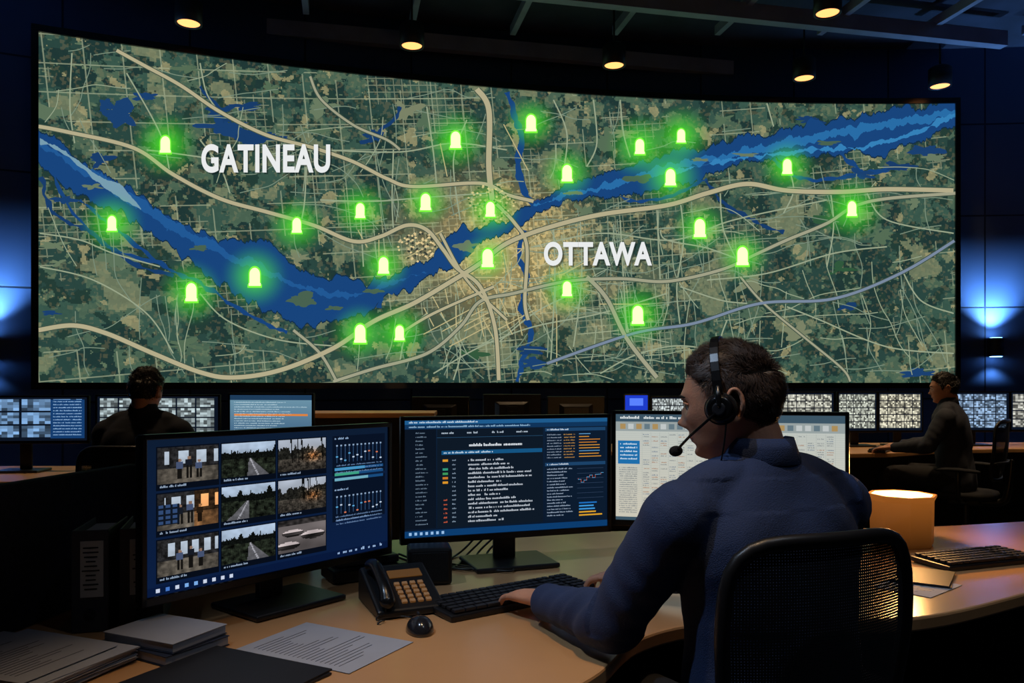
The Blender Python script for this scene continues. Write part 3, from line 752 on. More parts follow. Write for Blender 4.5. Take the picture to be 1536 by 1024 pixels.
def keyboard(loc, yaw, L=.44, D=.145):
    p = empty('computer_keyboard', loc, yaw)
    box('body', (0, 0, .009), (L, D, .016), M_blackpl, p, .004, rot=(.03, 0, 0))
    lst = []
    rows = 6
    for r in range(rows):
        y = -D/2+.016+r*(D-.03)/(rows-1); z = .021+.0006*r
        x = -L/2+.012
        avail = L*.74
        if r == 0: ws = [1.3, 1.3, 1.3, 6, 1.3, 1.3, 1.3]
        else: ws = [1+.3*(r % 3)]+[1]*12+[1.6-.3*(r % 3)]
        u = avail/sum(ws)
        for k in ws: lst.append(((x+k*u/2, y, z), (k*u-.003, .0165, .008))); x += k*u
        for k in range(6):
            lst.append(((L/2-.105+k*.0185+(.004 if k > 2 else -.002), y, z), (.0155, .0165, .008)))
    boxes('keys', lst, M_key, p, .0015); return p
keyboard((.0, 2.02, .751), math.radians(35))
keyboard((1.42, 2.46, .751), math.radians(20), .36)
def mouse(loc, yaw):
    p = empty('computer_mouse', loc, yaw)
    bm = bmesh.new(); bm_ell(bm, (0, 0, .0), (.031, .052, .034), None, 32, 20)
    for v in bm.verts:
        if v.co.z < 0: v.co.z = 0
        v.co.z *= 1-.25*(v.co.y/.052)
    bmobj('shell', bm, M_mouse, p, smooth=True); box('wheel', (0, .025, .030), (.006, .016, .008), M_darkmetal, p, .002)
    tube('cable', [(0, .05, .008), (.0, .08, .004), (-.02, .10, .004), (-.05, .11, .004)], .0018, M_blackpl, p, seg=8)
mouse((-.205, 1.78, .751), math.radians(15))
# phone
ph = empty('desk_phone', (-.275, 1.975, .752), math.radians(24))
bm = bmesh.new()
prof = [(-.10, 0), (-.10, .018), (.08, .085), (.10, .077), (.10, 0)]
bm_loft(bm, [[Vector((x, a, b)) for a, b in prof] for x in (-.083, .083)]); bmesh.ops.recalc_face_normals(bm, faces=bm.faces)
bmobj('body', bm, M_blackpl, ph, bevel=.006)
tl = math.atan2(.067, .18); face = empty('face_panel', (.0, -.10, .018)); face.parent = ph; face.rotation_euler = (tl, 0, 0)
lst = []
for r in range(5):
    for c in range(4): lst.append(((-.012+c*.020, .028+r*.018, .003), (.013, .011, .006)))
M_pkey = mat('phone_key', (150, 124, 94), .5, emit=(255, 170, 90), estr=.08)
boxes('keypad', lst, M_pkey, face, .001)
M_lcd = mat('phone_lcd', (60, 50, 30), emit=(255, 170, 80), estr=.08)
box('lcd', (.02, .145, .002), (.085, .032, .003), M_lcd, face, .001)
bm = bmesh.new(); bm_chain(bm, [(-.058, .015, .018), (-.058, .05, .034), (-.058, .13, .036), (-.058, .17, .018)], [.019, .015, .015, .02], 8, 16, .8)
bmobj('handset', bm, M_rubber, face, smooth=True)
tube('cord', [(-.058, .01, .01)]+[(-.08+.010*math.cos(k*1.9), -.0-.006*k, -.008+.004*math.sin(k*1.9)) for k in range(7)], .002, M_blackpl, face, n=6, seg=8)
sb = empty('desk_speaker', (-.23, 2.22, .751), math.radians(10)); box('cabinet', (0, 0, .05), (.12, .09, .1), M_blackpl, sb, .008); box('grille', (0, -.047, .05), (.1, .006, .08), M_foam, sb, .003)
dk = empty('docking_station', (-.42, 2.28, .751), math.radians(30)); box('case', (0, 0, .02), (.22, .12, .036), M_blackpl, dk, .006); box('upper_case', (0, .01, .05), (.18, .1, .022), M_darkmetal, dk, .005)
cb = empty('cable_bundle')
for i in range(5):
    x = -.12+i*.03; tube('cable_%d' % (i+1), [(x, 2.60, .80), (x-.05, 2.56, .757), (x-.12+.03*i, 2.36-.01*i, .757), (x-.2, 2.42, .757), (x-.3, 2.55, .757)], .0035, M_blackpl, cb, seg=8)
# lamp
lp = empty('table_lamp', (1.335, 2.74, .751), .2)
M_shade = bpy.data.materials.new('lamp_shade'); M_shade.use_nodes = True
nt = M_shade.node_tree; b = nt.nodes['Principled BSDF']; b.inputs['Base Color'].default_value = lin((96, 60, 32)); b.inputs['Roughness'].default_value = .5
tc = nt.nodes.new('ShaderNodeTexCoord'); sp = nt.nodes.new('ShaderNodeSeparateXYZ'); mr = nt.nodes.new('ShaderNodeMapRange')
nt.links.new(tc.outputs['Object'], sp.inputs[0]); nt.links.new(sp.outputs[2], mr.inputs[0]); mr.inputs[1].default_value = 0; mr.inputs[2].default_value = .17; mr.inputs[3].default_value = .03; mr.inputs[4].default_value = .26
b.inputs['Emission Color'].default_value = lin((255, 150, 60)); nt.links.new(mr.outputs[0], b.inputs['Emission Strength'])
bm = bmesh.new(); S = 8
pr = [(.098, .0), (.102, .012), (.104, .15), (.112, .165), (.112, .172), (.1, .172), (.096, .02), (.05, .015)]
bm_loft(bm, [[Vector((r*math.cos(2*math.pi*(k+.5)/S), r*math.sin(2*math.pi*(k+.5)/S), z)) for k in range(S)] for r, z in pr])
bmobj('shade', bm, M_shade, lp, bevel=.002)
M_diff = mat('lamp_diffuser', (255, 220, 160), emit=(255, 206, 130), estr=6)
bm = bmesh.new(); bm_loft(bm, [[Vector((.098*math.cos(2*math.pi*(k+.5)/S), .098*math.sin(2*math.pi*(k+.5)/S), z)) for k in range(S)] for z in (.155, .1705)])
bmobj('diffuser', bm, M_diff, lp)
l = bpy.data.lights.new('bulb', 'POINT'); l.energy = 13; l.color = (1, .50, .16); l.shadow_soft_size = .05
lo = bpy.data.objects.new('bulb', l); COL.objects.link(lo); lo.parent = lp; lo.location = (0, 0, .27)

def sheets(name, loc, yaw, n, s=(.21, .297), m=M_paper, th=.0012, jit=.01):
    bm = bmesh.new()
    for k in range(n):
        M = Euler((0, 0, random.uniform(-.06, .06))).to_matrix()
        bm_box(bm, (random.uniform(-jit, jit), random.uniform(-jit, jit), th*(k+.5)), (s[0], s[1], th*.9), M)
    o = bmobj(name, bm, m); o.location = loc; o.rotation_euler = (0, 0, yaw); return o
sheets('paper_stack', (-.93, 1.53, .751), math.radians(70), 14, (.23, .31), th=.0022)
M_cover = mat('book_cover', (34, 44, 66), .5, nscale=8, namt=.15)
bk = empty('book_stack', (-.72, 1.665, .751), math.radians(60))
for i, (z, a, sx, sy) in enumerate(((0, 0, .15, .20), (.021, .10, .14, .19))):
    q = box('page_block_%d' % (i+1), (0, 0, z+.010), (sx, sy, .016), M_paper, bk, .001, rot=(0, 0, a))
    box('cover_top', (0, 0, .0092), (sx+.005, sy+.004, .0022), M_cover if i == 0 else M_paper, q, .001); box('cover_bottom', (0, 0, -.009), (sx+.005, sy+.004, .0022), M_cover, q, .001)
sheets('document_folder', (-.53, 1.48, .751), math.radians(62), 2, (.24, .3), M_folder, .004, .002)
def printed(name, loc, yaw, s=(.21, .297)):
    p = empty(name, loc, yaw); box('sheet', (0, 0, .0006), (s[0], s[1], .0008), M_paper, p, 0)
    lst = []
    for i in range(20):
        x = -s[0]*.4; y = s[1]*.4-i*s[1]*.04
        L = random.uniform(.3, .8)*s[0]; lst.append(((x+L/2, y, .0012), (L, .0016, .0003)))
    boxes('print', lst, M_darkmetal, p, 0)
printed('printed_sheet', (-.39, 1.675, .751), math.radians(62)); printed('printed_sheet', (-.95, 1.52, .784), math.radians(72))
printed('printed_sheet', (1.10, 2.17, .751), math.radians(-50), (.15, .2))
sheets('document_folder', (1.16, 2.26, .751), math.radians(-30), 2, (.15, .2), M_folder, .004, .002)
def binder(loc, yaw, w_, m, lab=True):
    p = empty('ring_binder', loc, yaw); h = .225; d = .19
    box('cover_left', (-w_/2+.002, 0, h/2), (.004, d, h), m, p, .0015); box('cover_right', (w_/2-.002, 0, h/2), (.004, d, h), m, p, .0015)
    box('spine', (0, -d/2, h/2), (w_, .004, h), m, p, .0015); box('pages', (0, .01, h/2), (w_-.012, d-.03, h-.03), M_paper, p, .001)
    box('label', (0.004, -d/2-.003, h*.62), (w_*.62, .002, h*.55), M_white, p, 0)
    boxes('label_print', [((0.002, -d/2-.0045, h*(.83-.045*i)), (w_*random.uniform(.25, .48), .0006, .003)) for i in range(10)], M_deskunder, p, 0)
    cyl('finger_ring', (0, -d/2-.004, .04), (0, -d/2-.0015, .04), .012, .012, M_darkmetal, p, 24, 0)
M_binder = mat('binder_board', (54, 58, 66), .6, nscale=10, namt=.1)
binder((-.955, 1.86, .751), math.radians(14), .075, M_binder); binder((-.86, 1.885, .751), math.radians(18), .09, M_binder)

# ------------------------------------------------------------------ office chair
def mesh_mat():
    m = mat('chair_mesh', (24, 28, 36), .75); nt = m.node_tree; b = nt.nodes['Principled BSDF']
    tc = nt.nodes.new('ShaderNodeUVMap'); mp = nt.nodes.new('ShaderNodeMapping'); nt.links.new(tc.outputs[0], mp.inputs[0])
    sp = nt.nodes.new('ShaderNodeSeparateXYZ'); nt.links.new(mp.outputs[0], sp.inputs[0])
    def m2(op, a, b_):
        n = nt.nodes.new('ShaderNodeMath'); n.operation = op
        for i, v in enumerate((a, b_)):
            if isinstance(v, (int, float)): n.inputs[i].default_value = v
            elif v is not None: nt.links.new(v, n.inputs[i])
        return n.outputs[0]
    fx = m2('LESS_THAN', m2('FRACT', m2('MULTIPLY', sp.outputs[0], 190), None), .70); fy = m2('LESS_THAN', m2('FRACT', m2('MULTIPLY', sp.outputs[1], 190), None), .70)
    nt.links.new(m2('MAXIMUM', fx, fy), b.inputs['Alpha'])
    return m
M_mesh = mesh_mat(); M_seat = mat('seat_fabric', (24, 27, 34), .9, nscale=80, namt=.2, bump=.3, bscale=300)
def chair(loc, yaw, bw=.43, z0=.58, z1=1.035):
    p = empty('office_chair', loc, yaw)
    for k in range(5):
        a = 2*math.pi*k/5+.3; c = (math.cos(a), math.sin(a))
        tube('leg_%d' % (k+1), [(0, 0, .11), (c[0]*.16, c[1]*.16, .095), (c[0]*.3, c[1]*.3, .07)], .02, M_blackpl, p, n=4, seg=12, rad=[.028, .02, .015])
        q = (-c[1]*.012, c[0]*.012)
        cyl('caster_%d' % (k+1), (c[0]*.3-q[0]*1.6, c[1]*.3-q[1]*1.6, .03), (c[0]*.3+q[0]*1.6, c[1]*.3+q[1]*1.6, .03), .029, .029, M_rubber, p, 24, .004)
    cyl('gas_lift', (0, 0, .1), (0, 0, .4), .028, .022, M_darkmetal, p); box('mechanism', (0, 0, .40), (.18, .22, .05), M_blackpl, p, .01)
    bm = bmesh.new(); rings = []
    for zz, k in ((.425, .88), (.435, .97), (.455, 1), (.472, .97), (.480, .85)):
        rings.append([Vector((.245*k*math.copysign(abs(math.cos(t))**.6, math.cos(t)), .02+.235*k*math.copysign(abs(math.sin(t))**.6, math.sin(t)), zz)) for t in [2*math.pi*q/40 for q in range(40)]])
    bm_loft(bm, rings); bmobj('seat', bm, M_seat, p, smooth=True)
    yb = -.25
    def bp(u, v):
        wd = bw/2*(.86+.14*min(1, v*1.6)); x = u*wd; z = z0+(z1-z0)*v
        y = yb-.05*v+.045*u*u-.02*math.sin(math.pi*v)+.02
        return Vector((x, y, z))
    nu, nv = 24, 24; V = []; F = []; UV = []
    def corner(u, v):
        a = u; b_ = 2*v-1; m_ = (abs(a)**5+abs(b_)**5)**(1/5); mx = max(abs(a), abs(b_))
        if m_ > 0: a, b_ = a*mx/m_, b_*mx/m_
        return a, (b_+1)/2
    for j in range(nv+1):
        for i in range(nu+1):
            u, v = corner(-1+2*i/nu, j/nv); q = bp(u*.97, .5+(v-.5)*.97); V.append(q); UV.append((u*bw/2, v*(z1-z0)))
    for j in range(nv):
        for i in range(nu): a = j*(nu+1)+i; F.append((a, a+1, a+nu+2, a+nu+1))
    o = meshobj('mesh_back', V, F, M_mesh, p, True); wall_uv(o, UV)
    loop = []
    for k in range(64):
        t = 2*math.pi*k/64; a, b_ = math.cos(t), math.sin(t); mx = max(abs(a), abs(b_)); a, b_ = a/mx, b_/mx
        a, v = corner(a, (b_+1)/2); loop.append(bp(a, v))
    bm = bmesh.new(); S = 12; RR = []
    for k, q in enumerate(loop):
        t = (loop[(k+1) % 64]-loop[k-1]).normalized(); nrm = Vector((0, 1, 0)); nrm = (nrm-t*nrm.dot(t)).normalized(); s_ = t.cross(nrm)
        RR.append([bm.verts.new(q+nrm*.012*math.cos(2*math.pi*g/S)+s_*.014*math.sin(2*math.pi*g/S)) for g in range(S)])
    for k in range(64):
        A = RR[k]; Bq = RR[(k+1) % 64]
        for g in range(S): bm.faces.new((A[g], A[(g+1) % S], Bq[(g+1) % S], Bq[g]))
    bmobj('back_frame', bm, M_blackpl, p, smooth=True)
    tube('back_spine', [(0, -.05, .40), (0, -.24, .41), (0, yb-.035, .52), (0, yb-.055, .72)], .022, M_blackpl, p, seg=14, rad=[.028, .028, .024, .016])
    bm = bmesh.new(); bm_chain(bm, [bp(-.95, .3)+Vector((0, -.012, 0)), bp(-.4, .3)+Vector((0, -.02, 0)), bp(.4, .3)+Vector((0, -.02, 0)), bp(.95, .3)+Vector((0, -.012, 0))], [.014, .02, .02, .014], 6, 12, .6); bmobj('lumbar_bar', bm, M_blackpl, p, smooth=True)
    for s_ in (-1, 1):
        tube('arm_post', [(s_*.16, -.02, .41), (s_*.30, -.02, .44), (s_*.325, -.02, .55), (s_*.32, -.02, .64)], .017, M_blackpl, p, seg=12)
        bm = bmesh.new(); bm_chain(bm, [(s_*.32, -.13, .655), (s_*.32, 0, .66), (s_*.315, .11, .655)], [.036, .042, .034], 8, 18, .38); bmobj('armrest', bm, M_seat, p, smooth=True)
    return p

# ------------------------------------------------------------------ people
def G(v, c, s): return math.exp(-((v-c)/s)**2)
def head_point(d):
    dx, dy, dz = d
    x = .077*math.copysign(abs(dx)**.92, dx); y = .099*dy; z = .120*dz; t = max(0, -dz)
    x *= 1-.26*t**1.6
    if dy < 0: y *= 1-.30*t; y -= .004*G(z, .03, .05)*(-dy)
    if dy > 0:
        x *= 1-.05*G(z, .035, .03)*dy
        k = min(1, dy*3)
        y += k*(.006*G(x, 0, .045)*G(z, .027, .011)-.010*(G(x, .031, .014)+G(x, -.031, .014))*G(z, .004, .012)
             +.008*G(x, 0, .008)*G(z, -.006, .016)+.023*G(x, 0, .0115)*G(z, -.029, .011)+.008*(G(x, .013, .006)+G(x, -.013, .006))*G(z, -.036, .007)
             -.006*G(x, 0, .015)*G(z, .010, .008)
             +.013*G(x, 0, .024)*G(z, -.062, .013)-.004*G(x, 0, .024)*G(z, -.0635, .002)+.004*(G(x, .042, .018)+G(x, -.042, .018))*G(z, -.02, .02)
             +.032*G(x, 0, .028)*G(z, -.100, .020)-.004*G(x, 0, .018)*G(z, -.079, .006)+.014*(G(x, .04, .022)+G(x, -.04, .022))*G(z, -.085, .022))
    return Vector((x, y, z))
def sphere_dirs(nu, nv):
    for j in range(nv+1):
        th = math.pi*j/nv
        for i in range(nu):
            a = 2*math.pi*i/nu; yield (math.sin(th)*math.cos(a), math.sin(th)*math.sin(a), math.cos(th))
def hairline(x, y): return float(np.interp(y, [-.1, -.06, -.03, -.012, .0, .012, .022, .032, .05, .075, .1], [-.066, -.06, -.045, -.01, .016, -.018, -.012, .02, .046, .062, .068]))
def hmask(p):
    t = (p.z-hairline(p.x, p.y))/.014; t = max(0, min(1, t)); return t*t*(3-2*t)
def bm_grid_sphere(bm, fn, nu=120, nv=90):
    vs = []
    for k, d in enumerate(sphere_dirs(nu, nv)): vs.append(bm.verts.new(fn(d)))
    for j in range(nv):
        for i in range(nu):
            a = vs[j*nu+i]; b_ = vs[j*nu+(i+1) % nu]; c = vs[(j+1)*nu+(i+1) % nu]; e = vs[(j+1)*nu+i]
            try: bm.faces.new((a, e, c, b_))
            except Exception: pass
    bmesh.ops.remove_doubles(bm, verts=bm.verts, dist=1e-6)
def make_hand(name, wrist, direction, side, parent, palm_roll=0.0, curl=1.0, voxel=.0022, pitch=-.12):
    """side=+1 : thumb on +X when fingers point +Y palm down (left hand)"""
    bm = bmesh.new()
    bm_loft(bm, [[Vector((w_*math.cos(t), y, zc+h*math.sin(t))) for t in [2*math.pi*q/24 for q in range(24)]] for y, w_, h, zc in ((-.05, .027, .021, 0), (-.01, .027, .019, 0), (.015, .031, .018, 0), (.05, .040, .0165, .001), (.080, .042, .014, .0), (.093, .038, .010, -.002))])
    xs = [-.031, -.0105, .0105, .030]; ln = [.060, .074, .079, .070]
    for i in range(4):
        x = xs[i]*side; L = ln[i]; a = 0; p = Vector((x, .080+.004*(i in (1, 2)), .0)); pts = [p.copy()]; sp = (i-1.5)*.09*side
        for seg_, (k, bend) in enumerate(((.45, .22), (.30, .62), (.25, .45))):
            a += bend*curl; p = p+Vector((math.sin(sp)*L*k, math.cos(a)*L*k*math.cos(sp), -math.sin(a)*L*k)); pts.append(p.copy())
        r = [.0095, .0084, .0076, .0063]; r = [q*(.9 if i == 0 else 1) for q in r]
        bm_chain(bm, [Vector((x*.8, .05, 0))]+pts, [.010]+r, 5, 14)
    s = side
    bm_chain(bm, [(.018*s, .005, -.004), (.040*s, .030, -.010), (.054*s, .058, -.018), (.056*s, .084, -.026)], [.014, .0125, .0105, .0075], 6, 14)
    o = bmobj(name, bm, M_skin, parent); bake(o, voxel, 3)
    o.location = wrist; o.rotation_euler = (pitch, palm_roll, math.atan2(-direction[0], direction[1])); return o
def fold(v):
    """soft asymmetric cloth fold: broad valley, rounded ridge"""
    n_ = noise.noise(v)*2.2; return math.copysign(min(1, abs(n_))**.85, n_)
def person(name, loc, yaw, J, head_c, head_yaw, head_pitch, shirt, hairm, capm, vox=.0052, hv=.0026, nblade=17000, folds=1.0, lean=.03):
    p = empty(name, loc, yaw)
    bm = bmesh.new()
    sec = [(.47, -.02, .175, .125), (.54, -.02, .19, .142), (.64, -.01, .182, .138), (.75, 0, .180, .134), (.86, .005, .190, .132), (.96, lean*.5, .206, .130), (1.03, lean*.8, .208, .120), (1.085, lean, .178, .098), (1.125, lean, .115, .078), (1.16, lean+.005, .073, .066), (1.185, lean+.008, .064, .062)]
    Q = catmull(sec, 5); rings = []
    for z, cy, rx, ry in Q:
        rings.append([Vector((rx*math.copysign(abs(math.cos(t))**.85, math.cos(t)), cy+ry*math.copysign(abs(math.sin(t))**.9, math.sin(t)), z)) for t in [2*math.pi*q/48 for q in range(48)]])
    bm_loft(bm, rings)
    for s_, k in ((-1, 'L'), (1, 'R')):
        sh, el, wr = Vector(J['sh'+k]), Vector(J['el'+k]), Vector(J['wr'+k])
        bm_chain(bm, [(s_*.05, lean, 1.115), (s_*.12, lean, 1.095), sh], [.05, .058, .066], 6, 24)
        bm_chain(bm, [sh+Vector((-s_*.03, 0, .0)), sh, sh.lerp(el, .45), sh.lerp(el, .85), el, el.lerp(wr, .2), el.lerp(wr, .6), wr], [.068, .073, .067, .061, .059, .057, .049, .039], 6, 24)
        d = (wr-el).normalized(); bm_chain(bm, [wr-d*.05, wr-d*.045, wr+d*.008, wr+d*.010], [.037, .0415, .0415, .036], 3, 24, round_ends=False)
    o = bmobj('shirt', bm, shirt, p); bake(o, vox, 5)
    me = o.data; nrm = [v.normal.copy() for v in me.vertices]
    for v, n_ in zip(me.vertices, nrm):
        q = v.co; w1 = noise.noise(q*4+Vector((3, 1, 2)))
        arm = max(0, min(1, max((abs(q.x)-.185)/.03, (q.y-.15)/.03)))
        sx = 1 if q.x > 0 else -1; k = 'L' if q.x < .03 else 'R'
        sh, el, wr = Vector(J['sh'+k]), Vector(J['el'+k]), Vector(J['wr'+k])
        near = math.exp(-((q-el).length/.11)**2)
        A, B = (sh, el) if q.y < el.y and q.z > el.z-.02 else (el, wr)
        ax = (B-A).normalized(); t_ = (q-A).dot(ax); rad = (q-A)-ax*t_
        # sleeve: oblique folds, tight across the arm axis, long around it
        da = (.0022+.0052*near)*fold(Vector((t_*20+rad.z*9+w1*1.1, rad.x*4, rad.z*4+3*sx)))+.003*noise.noise(q*7)
        # torso: long drapes falling from the shoulder blades to the waist, oblique pulls to the armpits
        dt = .0055*fold(Vector((q.x*11+w1*.9, q.z*1.7+q.x*sx*2.5, 3.0)))+.0035*fold(Vector(((q.z+abs(q.x)*.9)*11, q.x*2.2+w1*.6, 8.0)))*(1 if q.z < 1.06 else .3)+.003*noise.noise(q*6)
        if q.z < .85: dt *= 1.5
        d = da*arm+dt*(1-arm)
        if q.z > 1.12: d *= .25
        v.co = q+n_*d*folds
    me.update()
    bm = bmesh.new(); R = []
    for r_, zz, dz in ((.060, 1.140, 0), (.060, 1.180, .004), (.0635, 1.187, .006), (.070, 1.172, 0), (.080, 1.147, -.004), (.0775, 1.143, -.004), (.066, 1.168, 0), (.0625, 1.140, 0)):
        R.append([bm.verts.new((r_*math.cos(t)*1.05, lean+.006+r_*math.sin(t), zz+dz-.026*max(0, math.sin(t)))) for t in [2*math.pi*q/48 for q in range(48)]])
    for a in range(len(R)):
        A = R[a]; Bq = R[(a+1) % len(R)]
        for g in range(48): bm.faces.new((A[g], Bq[g], Bq[(g+1) % 48], A[(g+1) % 48]))
    bmesh.ops.recalc_face_normals(bm, faces=bm.faces); bmobj('collar', bm, shirt, p, smooth=True)
    bm = bmesh.new()
    bm_chain(bm, [(-.08, -.03, .56), (0, -.03, .555), (.08, -.03, .56)], [.108, .12, .108], 6, 28)
    for s_ in (-1, 1):
        bm_chain(bm, [(s_*.09, -.02, .565), (s_*.11, .2, .575), (s_*.13, .42, .585), (s_*.13, .45, .50), (s_*.125, .42, .30), (s_*.125, .39, .09)], [.1, .086, .066, .062, .056, .05], 8, 24)
    o = bmobj('trousers', bm, M_pants, p); bake(o, .012, 4)
    for s_ in (-1, 1):
        bm = bmesh.new(); bm_chain(bm, [(s_*.125, .36, .04), (s_*.13, .44, .045), (s_*.135, .52, .035), (s_*.137, .58, .028)], [.038, .044, .04, .026], 6, 18, .85)
        for v in bm.verts: v.co.z = max(.002, v.co.z)
        bmobj('shoe', bm, M_shoe, p, smooth=True)
    HM = Matrix.Translation(Vector(head_c)) @ Matrix.Rotation(head_yaw, 4, 'Z') @ Matrix.Rotation(head_pitch, 4, 'X')
    bm = bmesh.new(); bm_grid_sphere(bm, lambda d: HM @ head_point(d))
    n0 = Vector((0, lean, 1.10)); n1 = HM @ Vector((0, -.030, -.075)); n2 = HM @ Vector((0, -.022, -.02))
    bm_chain(bm, [n0, n0.lerp(n1, .5)+Vector((0, -.004, 0)), n1, n2], [.060, .056, .056, .05], 6, 28)
    for s_ in (-1, 1):
        E = HM @ Matrix.Translation((s_*.077, -.010, -.006)) @ Matrix.Rotation(s_*math.radians(-18), 4, 'Z') @ Matrix.Rotation(math.radians(8), 4, 'X')
        pts = [E @ Vector((s_*(.004+.008*(math.sin(t) > -.2)), .016*math.cos(t)-.005, .031*math.sin(t))) for t in [math.radians(g) for g in (20, 60, 100, 140, 180, 220, 260, 290)]]
        bm_chain(bm, pts, [.004, .0045, .0046, .0048, .0048, .005, .006, .005], 5, 10)
        bm_ell(bm, E @ Vector((0, -.004, 0)), (.007, .013, .024), (E.to_3x3()))
        bm_ell(bm, E @ Vector((s_*.004, -.002, -.024)), (.005, .008, .009), E.to_3x3())
    o = bmobj('head', bm, M_skin, p); bake(o, hv, 2)
    o.data.materials.append(M_lip); HI = HM.inverted()
    for f in o.data.polygons:
        q = HI @ f.center
        if q.y > .085 and abs(q.z+.0635) < .0075*(1-(q.x/.026)**2 if abs(q.x) < .026 else 0): f.material_index = 1
    for s_ in (-1, 1):
        ell('eyeball', HM @ Vector((s_*.031, .0755, .003)), (.0125, .0125, .0125), M_eye, p)
        ell('iris', HM @ Vector((s_*.031, .0866, .002)), (.0055, .002, .0055), M_iris, p, M=HM.to_3x3())
        bm = bmesh.new(); bm_chain(bm, [HM @ Vector((s_*.018, .0885, .0085)), HM @ Vector((s_*.031, .0905, .0115)), HM @ Vector((s_*.046, .081, .0085))], [.002, .003, .002], 5, 8); bmobj('upper_lid', bm, M_skin, p, smooth=True)
        bm = bmesh.new(); bm_chain(bm, [HM @ Vector((s_*.014, .0975, .0225)), HM @ Vector((s_*.030, .097, .027)), HM @ Vector((s_*.048, .084, .023))], [.002, .003, .0015], 5, 8); bmobj('eyebrow', bm, capm, p, smooth=True)
    def cap(d):
        q = head_point(d); m_ = hmask(q); n_ = Vector((q.x/.006, q.y/.0098, q.z/.0144)).normalized()
        tt = max(0, min(1, (q.z+.02)/.08)); fr = max(0, min(1, (.10-q.y)/.05)); return HM @ (q+n_*(-.006+m_*(.0072+.003*tt*fr)))
    bm = bmesh.new(); bm_grid_sphere(bm, cap); bmobj('hair_cap', bm, capm, p, smooth=True)
    V = []; F = []; rnd = random.Random(5)
    k = 0
    while k < nblade:
        z_ = rnd.uniform(-.65, 1); a = rnd.uniform(0, 2*math.pi); r_ = math.sqrt(1-z_*z_); d = (r_*math.cos(a), r_*math.sin(a), z_)
        q = head_point(d)
        if hmask(q) < .25+.3*rnd.random(): continue
        k += 1
        n_ = Vector((q.x/.006, q.y/.0098, q.z/.0144)).normalized(); tt = max(0, min(1, (q.z+.02)/.08)); fr = max(0, min(1, (.10-q.y)/.05))
        if q.y > .035: flow = Vector((.6, .15, .35))
        elif q.z > .05: flow = Vector((.35, .75, .0))
        else: flow = Vector((0, -.30, -1))
        cl = Vector((noise.noise(q*38), noise.noise(q*38+Vector((9, 0, 0))), noise.noise(q*38+Vector((0, 9, 0)))))   # tufts
        flow += cl*1.5+Vector((rnd.gauss(0, .18), rnd.gauss(0, .18), rnd.gauss(0, .18)))
        flow = (flow-n_*flow.dot(n_)).normalized(); L = (.007+.015*tt*(.4+.6*fr))*rnd.uniform(.7, 1.25)
        q0 = q+n_*(-.001+hmask(q)*(.001+.003*tt*fr)); side = n_.cross(flow)*(.0005 if hv < .004 else .002)
        q1 = q0+flow*L*.5+n_*L*(.42+.3*cl.x); q2 = q1+flow*L*.6+n_*L*.06
        b_ = len(V); V += [HM @ v for v in (q0-side, q0+side, q1+side*.7, q1-side*.7, q2)]; F += [(b_, b_+1, b_+2, b_+3), (b_+3, b_+2, b_+4)]
    meshobj('hair_strands', V, F, hairm, p)
    return p, HM

# main operator
J = dict(shL=(-.198, .03, 1.045), elL=(-.275, .15, .825), wrL=(-.290, .405, .802), shR=(.198, .03, 1.045), elR=(.19, .27, .875), wrR=(.03, .475, .808))
op, HM = person('seated_operator', (.515, 1.58, 0), math.radians(25), J, (-.035, .078, 1.262), math.radians(40), math.radians(-9), M_shirt, M_hair, M_haircap)
make_hand('left_hand', Vector(J['wrL'])+Vector((-.004, .03, .0)), (-.12, 1), +1, op, pitch=-.10)
make_hand('right_hand', Vector(J['wrR'])+Vector((-.02, .025, .0)), (-.55, 1), -1, op, pitch=-.10)
chair((.455, 1.62, 0), math.radians(20), .395)
# headset
hs = empty('headset'); WM = Matrix.Translation((.515, 1.58, 0)) @ Matrix.Rotation(math.radians(25), 4, 'Z') @ HM
hs.matrix_world = WM
band_ = [(.094*math.cos(t)*1.0, .006+.004*math.sin(t), .004+.131*math.sin(t)) for t in [math.pi*q/20 for q in range(21)]]
bm = bmesh.new(); R = []
for i, q in enumerate(band_):
    q = Vector(q); t = math.pi*i/20; n_ = Vector((math.cos(t), 0, math.sin(t)))
    R.append([q+n_*.004+Vector((0, .009, 0)), q+n_*.004-Vector((0, .009, 0)), q-n_*.001-Vector((0, .009, 0)), q-n_*.001+Vector((0, .009, 0))])
bm_loft(bm, R); bmesh.ops.recalc_face_normals(bm, faces=bm.faces); bmobj('headband', bm, M_rubber, hs, bevel=.0015)
for s_ in (-1, 1):
    cyl('ear_cushion', (s_*.082, .008, -.010), (s_*.098, .008, -.010), .032, .032, M_foam, hs, 36, .006)
    cyl('ear_cup', (s_*.097, .008, -.010), (s_*.111, .008, -.010), .030, .023, M_rubber, hs, 36, .004)
    tube('yoke', [(s_*.097, .006, .03), (s_*.108, .006, .015), (s_*.110, .006, -.004)], .006, M_rubber, hs, seg=10)
    cyl('cup_disc', (s_*.110, .008, -.010), (s_*.114, .008, -.010), .014, .012, M_darkmetal, hs, 28, .002)
tube('mic_boom', [(-.111, .008, -.012), (-.110, .035, -.030), (-.096, .075, -.055), (-.068, .108, -.077)], .0028, M_rubber, hs, seg=10)
ell('mic_foam', (-.060, .116, -.082), (.012, .014, .011), M_foam, hs)
tube('cable', [(-.104, .0, -.04), (-.108, .01, -.08), (-.10, .03, -.13), (-.085, .06, -.18), (-.08, .09, -.24)], .0016, M_rubber, hs, seg=8)

